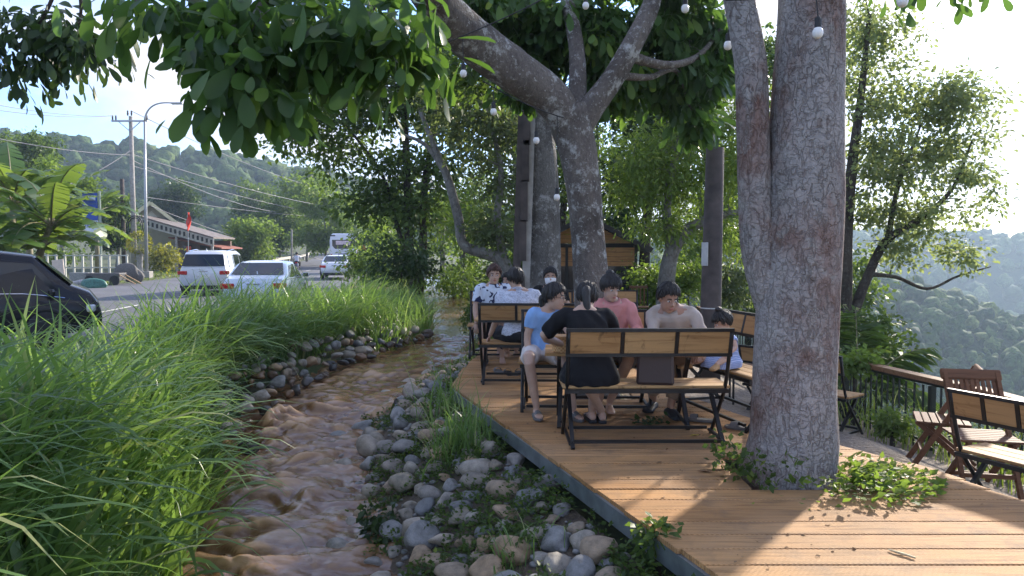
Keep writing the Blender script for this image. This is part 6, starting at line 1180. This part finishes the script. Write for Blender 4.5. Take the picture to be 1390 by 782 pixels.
for s in (-1, 1):
    MB().box((s * .98, -bl / 2 + .02, bh - .24), (.5, .10, .12), bev=.02).obj('roof_vent', M_TRIM, bus); MB().box((s * 1.08, -bl / 2 - .005, 1.15), (.15, .06, .5), bev=.02).obj('tail_light', M_RED, bus)
    for y in (-3.4, 3.6): t = MB().lathe([(.25, -.14), (.48, -.14), (.5, -.1), (.5, .1), (.48, .14), (.25, .14)], 20).obj('tyre', M_TYRE, bus, smooth=True); t.location = (s * 1.12, y, .5); t.rotation_euler = (0, R(90), 0); MB().lathe([(.02, .1), (.24, .08), (.26, -.1), (.02, -.1)], 14).obj('rim', M_RIM, t, smooth=True)
    for j in range(6): MB().box((s * 1.232, -bl / 2 + 1.2 + j * 1.65, 2.25), (.03, 1.5, .85)).obj('side_window', M_CGLASS, bus)
    MB().box((s * 1.255, -2.2, 1.2), (.012, 5.5, 1.15)).obj('red_panel', P_BRED, bus); MB().box((s * 1.256, 2.8, .95), (.012, 4.4, .7)).obj('red_panel', P_BRED, bus)
MB().box((0, -bl / 2 - .01, 1.66), (1.3, .02, .03)).obj('panel_seam', M_TRIM, bus); MB().box((0, -bl / 2 - .01, 1.42), (1.0, .012, .07)).obj('lettering_strip', simple('purple_print', (.25, .2, .35), .5), bus); MB().box((0, -bl / 2 + .0, .5), (2.2, .12, .25), bev=.03).obj('bumper', M_TRIM, bus); MB().box((0, -bl / 2 - .012, 1.0), (.5, .02, .12)).obj('number_plate', M_PLATE, bus)

# motorbike with rider
mx_, my_ = P(403, 350, 62)[0], 62.0; mz = rd(62)
mo = thing('motorbike', 'small dark motorbike heading away between the cars and far verge', 'motorbike', (mx_, my_, mz), R(10))
for y in (-.62, .62): MB().lathe([(.21, -.045), (.28, -.04), (.28, .04), (.21, .045)], 18).obj('tyre', M_TYRE, mo).matrix_local = Matrix.Translation((0, y, .28)) @ Matrix.Rotation(R(90), 4, 'Y')
MB().box((0, -.2, .72), (.24, .75, .12), bev=.04).obj('seat', M_TRIM, mo); MB().box((0, -.25, .52), (.26, .7, .3), bev=.08).obj('engine_cover', simple('bike_blue', (.1, .12, .2), .4), mo); MB().bar((0, .62, .28), (0, .42, 1.0), .07).obj('fork', M_TRIM, mo); MB().bar((-.34, .4, 1.02), (.34, .4, 1.02), .035).obj('handlebar', M_TRIM, mo); MB().box((0, -.62, .72), (.16, .06, .09), bev=.02).obj('tail_light', M_RED, mo); MB().bar((0, -.6, .3), (0, .5, .45), .12).obj('frame', M_TRIM, mo)
person('motorbike rider in pale jacket and helmet seen from behind', (mx_, my_, mz), R(10), dict(skin=S_M, pelvis=(0, -.2, .84), chest=(0, -.08, 1.28), head=(0, -.02, 1.47), k=1.0, hs=1.1, eL=(-.3, .1, 1.1), hL=(-.3, .36, 1.05), eR=(.3, .1, 1.1), hR=(.3, .36, 1.05), kL=(-.22, .2, .72), kR=(.22, .2, .72), aL=(-.2, .05, .34), aR=(.2, .05, .34), top=('pale_jacket', (.5, .53, .6)), sleeve=1.8, bottom=(('dark_trousers', (.018, .018, .022)), 1.8), hair='short', shoes=('shoe', M_RUB)))

# ------------------------------------------------------------------ roadside furniture
M_GALV = simple('lamp_steel', (.36, .37, .38), .5, .5, .1)
Y = 47.0; p = P(199, 375, Y); g = float(H(p[0], Y)); root = thing('street_lamp', 'tall grey street lamp with curved arm left of the white people carrier', 'street lamp', (p[0], Y, g)); hh = P(200, 165, Y)[2] - g
MB().tube([(0, 0, 0), (.05, 0, hh * .5), (.12, 0, hh)], [.11, .09, .065], 12).obj('pole', M_GALV, root, smooth=True); tp = P(235, 140, Y) - np.array((p[0], Y, g))
MB().tube(bez(V3(.12, 0, hh), V3(.25, 0, hh + 1.35), tp, 12), np.linspace(.065, .04, 12), 8).obj('arm', M_GALV, root, smooth=True); MB().box(tp + V3(.25, 0, -.02), (.7, .22, .12), bev=.04).obj('lamp_head', M_GALV, root); MB().box((0, 0, .18), (.6, .6, .45), bev=.04).obj('footing', M_CONC, root)
Y = 52.0; p = P(183, 375, Y); g = float(H(p[0], Y)); root = thing('utility_pole', 'round concrete utility pole with a single cross arm and insulators', 'utility pole', (p[0], Y, g)); hh = P(180, 158, Y)[2] - g; PT = np.array((p[0], Y, g + hh))
MB().tube([(0, 0, -.3), (0, 0, hh)], [.21, .13], 14).obj('shaft', M_CONC, root, smooth=True); MB().bar((-1.25, -.16, hh - .35), (1.25, -.16, hh - .35), .1, .12).obj('cross_arm', M_GALV, root)
for s in (-1, 1): MB().bar((0, -.16, hh - 1.05), (s * .75, -.16, hh - .4), .05).obj('brace', M_GALV, root)
INS = []
for x, z in ((-1.18, -.3), (-.95, -.3), (-.12, .02), (.14, .02), (1.1, -.3), (1.2, -.3)): MB().lathe([(.03, 0), (.07, .05), (.04, .1), (.075, .16), (.045, .22), (.06, .3), (.02, .36)], 10, (x, -.16, hh + z)).obj('insulator', simple('dark_porcelain', (.05, .035, .03), .3), root); INS.append(PT + (x, -.16, z + .32))
t = np.linspace(0, 4 * PI, 40); MB().tube(np.stack([.25 + np.cos(t) * (.42 + .02 * t), np.full(40, -.28), 3.4 + np.sin(t) * (.55 + .02 * t)], 1), .035, 6).obj('cable_coil', M_CORD, root)
Y = 54.0; p = P(169, 375, Y); g = float(H(p[0], Y)); MB().tube([(0, 0, -.2), (0, 0, P(170, 243, Y)[2] - g)], [.16, .14], 12).obj('short_pole', M_POST, loc=(p[0], Y, g), smooth=True, label='short dark wooden pole just left of the utility pole', cat='pole')
for lab, px, y0, y1, Y in (('thin pole beside the far trees left of the motorbike', 396, 360, 312, 75), ('pale thin pole behind the bus', 451, 330, 308, 120), ('bare pole among the far roadside trees', 385, 345, 255, 110)):
    a, b_ = P(px, y0, Y), P(px, y1, Y); MB().tube([(0, 0, 0), b_ - a], .1, 8).obj('thin_pole', M_CONC, loc=a, label=lab, cat='pole')
def wire(lab, a, b_, sag, r=.022):
    a, b_ = np.array(a), np.array(b_); MB().tube(bez(np.zeros(3), (b_ - a) / 2 - (0, 0, sag * 2), b_ - a, 20), r, 5, cap=False).obj('wire', simple('wire_grey', (.16, .16, .17), .6), loc=a, label=lab, cat='wire', group='overhead wires along the road')
wire('upper wire running left from the outer insulator', INS[0], P(-60, 130, 34), .3); wire('second upper wire running left just below the first', INS[1], P(-60, 140, 34), .3); wire('wire from the middle insulator to the far roadside', INS[3], P(470, 262, 125), 1.0, .03)
wire('thick pale cable sagging from the pole to the right across the trees', PT + (0, -.2, -2.6), P(560, 288, 120), 1.4, .03); wire('cable crossing from far left to the pole', P(-60, 176, 36), PT + (0, -.2, -2.7), .25, .022); wire('lower cable from the pole towards the bus', PT + (0, -.2, -3.4), P(500, 296, 120), .8, .025)
wire('slack cable rising from the left trees to the pole', P(60, 262, 44), PT + (0, -.2, -2.4), .3, .03); wire('black cable from pole to the house eaves', PT + (0, -.2, -3.0), P(420, 290, 110), 1.2, .03); wire('level cable in front of the far trees', P(200, 268, 60), P(520, 297, 115), .5, .022); wire('lowest cable running to the trees right of the house', P(205, 280, 58), P(450, 355, 85), .5, .028)

# road sign
Y = 60.0; p = P(494, 375, Y); g = float(H(p[0], Y)); root = thing('road_sign', 'yellow triangular warning sign with black figure beside the bus', 'road sign', (p[0], Y, g), R(8)); zs = P(494, 345, Y)[2] - g
for j in range(6): MB().lathe([(.045, 0), (.045, zs / 6)], 10, (0, 0, zs / 6 * j)).obj('post_band', simple('red_band', (.55, .05, .04), .5) if j % 2 else simple('white_band', (.7, .7, .7), .5), root)
tr3 = lambda r: [(0, r), (-r * .88, -r * .52), (r * .88, -r * .52)]
MB().prism([(x, z + zs + .1) for x, z in tr3(.66)], 1, -.075, -.05).obj('red_border', simple('sign_red', (.62, .10, .03), .5), root); MB().prism([(x, z + zs + .1) for x, z in tr3(.54)], 1, -.085, -.07).obj('yellow_face', simple('sign_yellow', (.80, .42, .02), .5, var=.03), root)
MB().prism([(-.05, zs - .12), (.05, zs - .12), (.06, zs + .12), (.12, zs + .1), (0, zs + .36), (-.12, zs + .1), (-.06, zs + .12)], 1, -.092, -.083).obj('black_symbol', M_TRIM, root)
# guard rail
root = thing('guard_rail', 'pale concrete guard rail along the far side of the road bend', 'guard rail', (road_l(90), 90, 0)); O = np.array(root.location)
for y in np.arange(78, 122, 4.0): x = road_l(y) - .8; g = float(H(x, y)); MB().box(np.array((x, y, g + .35)) - O, (.2, .25, .8)).obj('post', M_CONC, root)
for y in np.arange(78, 118, 4.0): a = np.array((road_l(y) - .65, y, float(H(road_l(y) - .8, y)) + .62)); b_ = np.array((road_l(y + 4) - .65, y + 4, float(H(road_l(y + 4) - .8, y + 4)) + .62)); MB().bar(a - O, b_ - O, .08, .3).obj('beam', simple('pale_concrete', (.45, .42, .36), .8), root)

# gabled house with lean-to canopy
Y = 62.0; c = P(215, 350, Y); g = float(H(c[0], Y)); root = thing('house', 'cream gabled house with long tin canopy on posts', 'house', (c[0], Y, g)); M_WALLC = simple('cream_wall', (.50, .46, .32), .85, 0, .12, 2); M_TIN = simple('rusty_tin', (.16, .13, .11), .7, .2, .4, 3); M_RTILE = simple('red_tile', (.26, .085, .055), .8, 0, .3, 4)
ez, pz = 3.6, P(206, 277, Y)[2] - g; hw_ = MB().box((0, 3.0, ez / 2), (4.4, 6, ez)).obj('wall', M_WALLC, root); hw_.location = (-.6, .2, 0); hw_.rotation_euler = (0, 0, R(26)); MB().prism([(-2.15, ez), (2.15, ez), (0, pz)], 1, .03, 5.9).obj('gable', M_WALLC, hw_)
for s in (-1, 1):
    a = V3(0, 0, pz + .08); b_ = V3(s * 2.7, 0, ez - .25); d = b_ - a; ln = np.linalg.norm(d); rot = (0, -math.atan2(d[2], d[0]), 0); mid = (a + b_) / 2
    o = MB().box((0, 2.8, 0), (ln, 6.8, .12)).obj('roof', simple('green_grey_roof', (.12, .135, .105), .8), hw_); o.location = mid; o.rotation_euler = rot
    q = MB().box((0, -.64, -.05), (ln, .08, .28)).obj('bargeboard', simple('yellow_trim', (.62, .58, .36), .7), hw_); q.location = mid; q.rotation_euler = rot
MB().prism([(-1.0, ez + .25), (1.0, ez + .25), (0, pz - .55)], 1, -.02, .02).obj('gable_panel', simple('pale_panel', (.66, .63, .5), .8), hw_)
can = [P(187, 292, Y - 3), P(291, 322, Y - 3)]; cz0, cz1 = can[0][2] - g, can[1][2] - g; x0, x1 = can[0][0] - c[0], can[1][0] - c[0]
MB().prism([(x0, cz0), (x1, cz1), (x1, cz1 - .12), (x0, cz0 - .12)], 1, -3.2, 1.4).obj('canopy', M_TIN, root); MB().prism([(x0, cz0 - .13), (x1, cz1 - .13), (x1, cz1 - .75), (x0, cz0 - .75)], 1, -3.15, -3.1).obj('canopy_fascia', simple('fascia_slats', (.42, .40, .34), .8, 0, .3, 6), root)
for j in range(17): t = (j + .5) / 17; x = x0 + (x1 - x0) * t; z = cz0 + (cz1 - cz0) * t; MB().box((x, -3.18, z - .42), (.16, .04, .34)).obj('fascia_slot', M_TRIM, root)
for t in (.12, .5, .97): x = x0 + (x1 - x0) * t; z = cz0 + (cz1 - cz0) * t; MB().box((x, -3.0, (z - .2) / 2), (.16, .16, z - .2)).obj('canopy_post', M_CONC, root)
MB().prism([(x0 + 2.2, 2.75), (x1 + .4, 1.9), (x1 + .4, 1.8), (x0 + 2.2, 2.65)], 1, -2.6, 2).obj('lower_roof', M_RTILE, root)
MB().box((x0 + 3.6, 1.0, 1.25), (4.5, .3, 2.5)).obj('shop_wall', simple('brown_wall', (.13, .075, .05), .8), root)
for j in range(3): w = MB().box((x0 + 2.2 + j * 1.5, .82, 1.35), (.8, .08, 1.5)).obj('window', M_DGLASS, root); MB().box((x0 + 2.2 + j * 1.5, .79, .55), (.95, .12, .1)).obj('sill', M_CONC, w)
MB().box((x0 + 4.0, -3.0, 1.3), (.35, .1, 1.4), bev=.02).obj('red_sign_board', simple('red_board', (.45, .06, .04), .6), root)
# red flag
Y = 57.0; p = P(256, 350, Y); g = float(H(p[0], Y)); root = thing('flag', 'red flag hanging from a thin pole above the white people carrier', 'flag', (p[0], Y, g)); zt = P(256, 288, Y)[2] - g; MB().tube([(0, 0, 0), (0, 0, zt)], .03, 8).obj('flagpole', M_GALV, root); R_ = []
for t in np.linspace(0, 1, 12): R_.append(np.array([(-.02 + .30 * u * math.sin(t * 2.6 + .5) + .06 * math.sin(9 * t + 4 * u), -.12 * math.sin(6 * u + 3 * t), zt - .02 - t * 1.55 * (1 - .15 * u)) for u in np.linspace(0, 1, 7)]))
MB().loft(R_, cap=False, closed=False).obj('cloth', simple('flag_red', (.72, .045, .02), .8, var=.05), root, smooth=True)
# blue signboard
Y = 42.0; p = P(138, 375, Y); g = float(H(p[0], Y)); root = thing('signboard', 'blue and white signboard on a post among the trees', 'sign', (p[0], Y, g)); za, zb = P(138, 262, Y)[2] - g, P(138, 318, Y)[2] - g; w = 20 / F_PX * Y
MB().tube([(0, 0, 0), (0, 0, za + .1)], .07, 8).obj('post', simple('green_post', (.25, .30, .24), .6), root)
hgt = za - zb; M_SB = simple('sign_blue', (.01, .055, .32), .5, var=.05); M_SW = simple('sign_white', (.55, .60, .68), .5, var=.08)
for z0, z1, m, nm in ((.74, 1.0, M_SB, 'top_panel'), (.34, .73, M_SB, 'blue_panel'), (.17, .33, M_SW, 'slatted_panel'), (0, .16, M_SW, 'lower_panel')): MB().box((-w / 2 - .09, -.05, zb + hgt * (z0 + z1) / 2), (w, .06, hgt * (z1 - z0))).obj(nm, m, root)
for j in range(9): MB().box((-w / 2 - .09 - w * .42 + j * w * .105, -.09, zb + hgt * .25), (.035, .02, hgt * .13)).obj('slat', M_SB, root)
MB().box((-w / 2 - .0, -.09, zb + hgt * .88), (w * .55, .02, hgt * .12)).obj('white_print_bar', M_SW, root)
# fence, cart, board, sacks, mound
Y0 = 40.0; root = thing('garden_fence', 'pale post and wire garden fence behind the grass verge', 'fence', (P(60, 345, Y0)[0], Y0, float(H(P(60, 345, Y0)[0], Y0)))); O = np.array(root.location)
for px in np.arange(-20, 175, 12):
    x = P(px, 345, Y0)[0]; MB().box((x - O[0], 0, .75), (.09, .09, 1.5)).obj('post', simple('pale_post', (.42, .42, .36), .8), root)
xa, xb = P(-20, 345, Y0)[0] - O[0], P(174, 345, Y0)[0] - O[0]
for z in (.15, .8, 1.45): MB().bar((xa, 0, z), (xb, 0, z), .05, .06).obj('fence_rail', simple('pale_post', (.42, .42, .36), .8), root)
def at(px, Y): x = P(px, 360, Y)[0]; return (x, Y, float(H(x, Y)))
root = thing('handcart', 'grey metal handcart with wire tray and two wooden shafts', 'cart', at(140, 38.5)); root.scale = (.72, .72, .72); MB().box((.2, 0, .62), (2.3, 1.0, .55), bev=.03, taper=1.06).obj('tray', simple('grey_metal', (.10, .095, .095), .6, .3, .3), root)
MB().box((-1.6, .1, .6), (1.4, .9, .65), bev=.05).obj('wire_crate', simple('wire_mesh_grey', (.24, .24, .22), .7, .2, .5, 25), root)
for s in (-1, 1): MB().lathe([(.28, -.05), (.36, -.05), (.36, .05), (.28, .05)], 18).obj('wheel', M_TYRE, root).matrix_local = Matrix.Translation((.2 + .9 * s, -.56, .36)) @ Matrix.Rotation(R(90), 4, 'X'); MB().bar((1.2, s * .4, .85), (2.5, s * .4, .12), .07).obj('shaft', simple('shaft_wood', (.42, .28, .15), .8), root)
root = thing('stone_slab', 'grey rounded slab leaning between cart and utility pole', 'slab', at(174, 40)); o = stone_mesh(77, simple('slab_grey', (.12, .115, .11), .9, 0, .3)); q = link('slab_body', o, root); q.scale = (.9, .3, 1.1); q.location = (0, 0, .55); q.rotation_euler = (.2, 0, .2)
root = thing('notice_board', 'blank pale board standing on the verge behind the black car', 'board', at(79, 35), R(8)); MB().box((0, 0, .95), (.5, .05, .75), rot=Matrix.Rotation(R(-7), 3, 'Y') @ Matrix.Rotation(R(-6), 3, 'X')).obj('panel', simple('pale_board', (.58, .48, .40), .8), root)
for x in (-.15, .2): MB().bar((x, .05, 0), (x, .02, .65), .04).obj('leg', M_POST, root)
for lab, px, mat, s_, y in (('green plastic sack lying on the verge', 125, simple('green_sack', (.03, .13, .10), .4, 0, .4, 9), (.7, .5, .62), 35.5), ('grey sack lying beside the green one', 111, simple('grey_sack', (.30, .30, .32), .5, 0, .3, 9), (.65, .5, .45), 35.8)):
    o = link('sack', stone_mesh(60 + int(px), mat, 3), None, at(px, y), .3, lab, 'sack'); o.scale = s_; o.location.z += .2
root = thing('flower_pot', 'round shrub in a tall stone urn beside the street lamp', 'planter', at(190, 48)); MB().lathe([(.25, 0), (.3, .1), (.16, .5), (.2, 1.4), (.35, 1.7), (.3, 1.75)], 14).obj('urn', M_CONC, root, smooth=True); r_ = np.random.default_rng(5); n = 700; d = unit(r_.normal(size=(n, 3))) * .65; leaves('foliage', d + V3(0, 0, 2.2), d, r_.uniform(.12, .22, n), MATS['yellow_leaf'], parent=root, r_=r_)
p = P(515, 375, 30); o = link('earth_mound', stone_mesh(91, simple('mound_soil', (.17, .115, .07), .95, 0, .4, 6, .6), 4), None, (p[0], 30, float(H(p[0], 30)) - .1), .4, 'heap of brown soil beside the road', 'soil heap'); o.scale = (2.1, 1.5, 1.1)
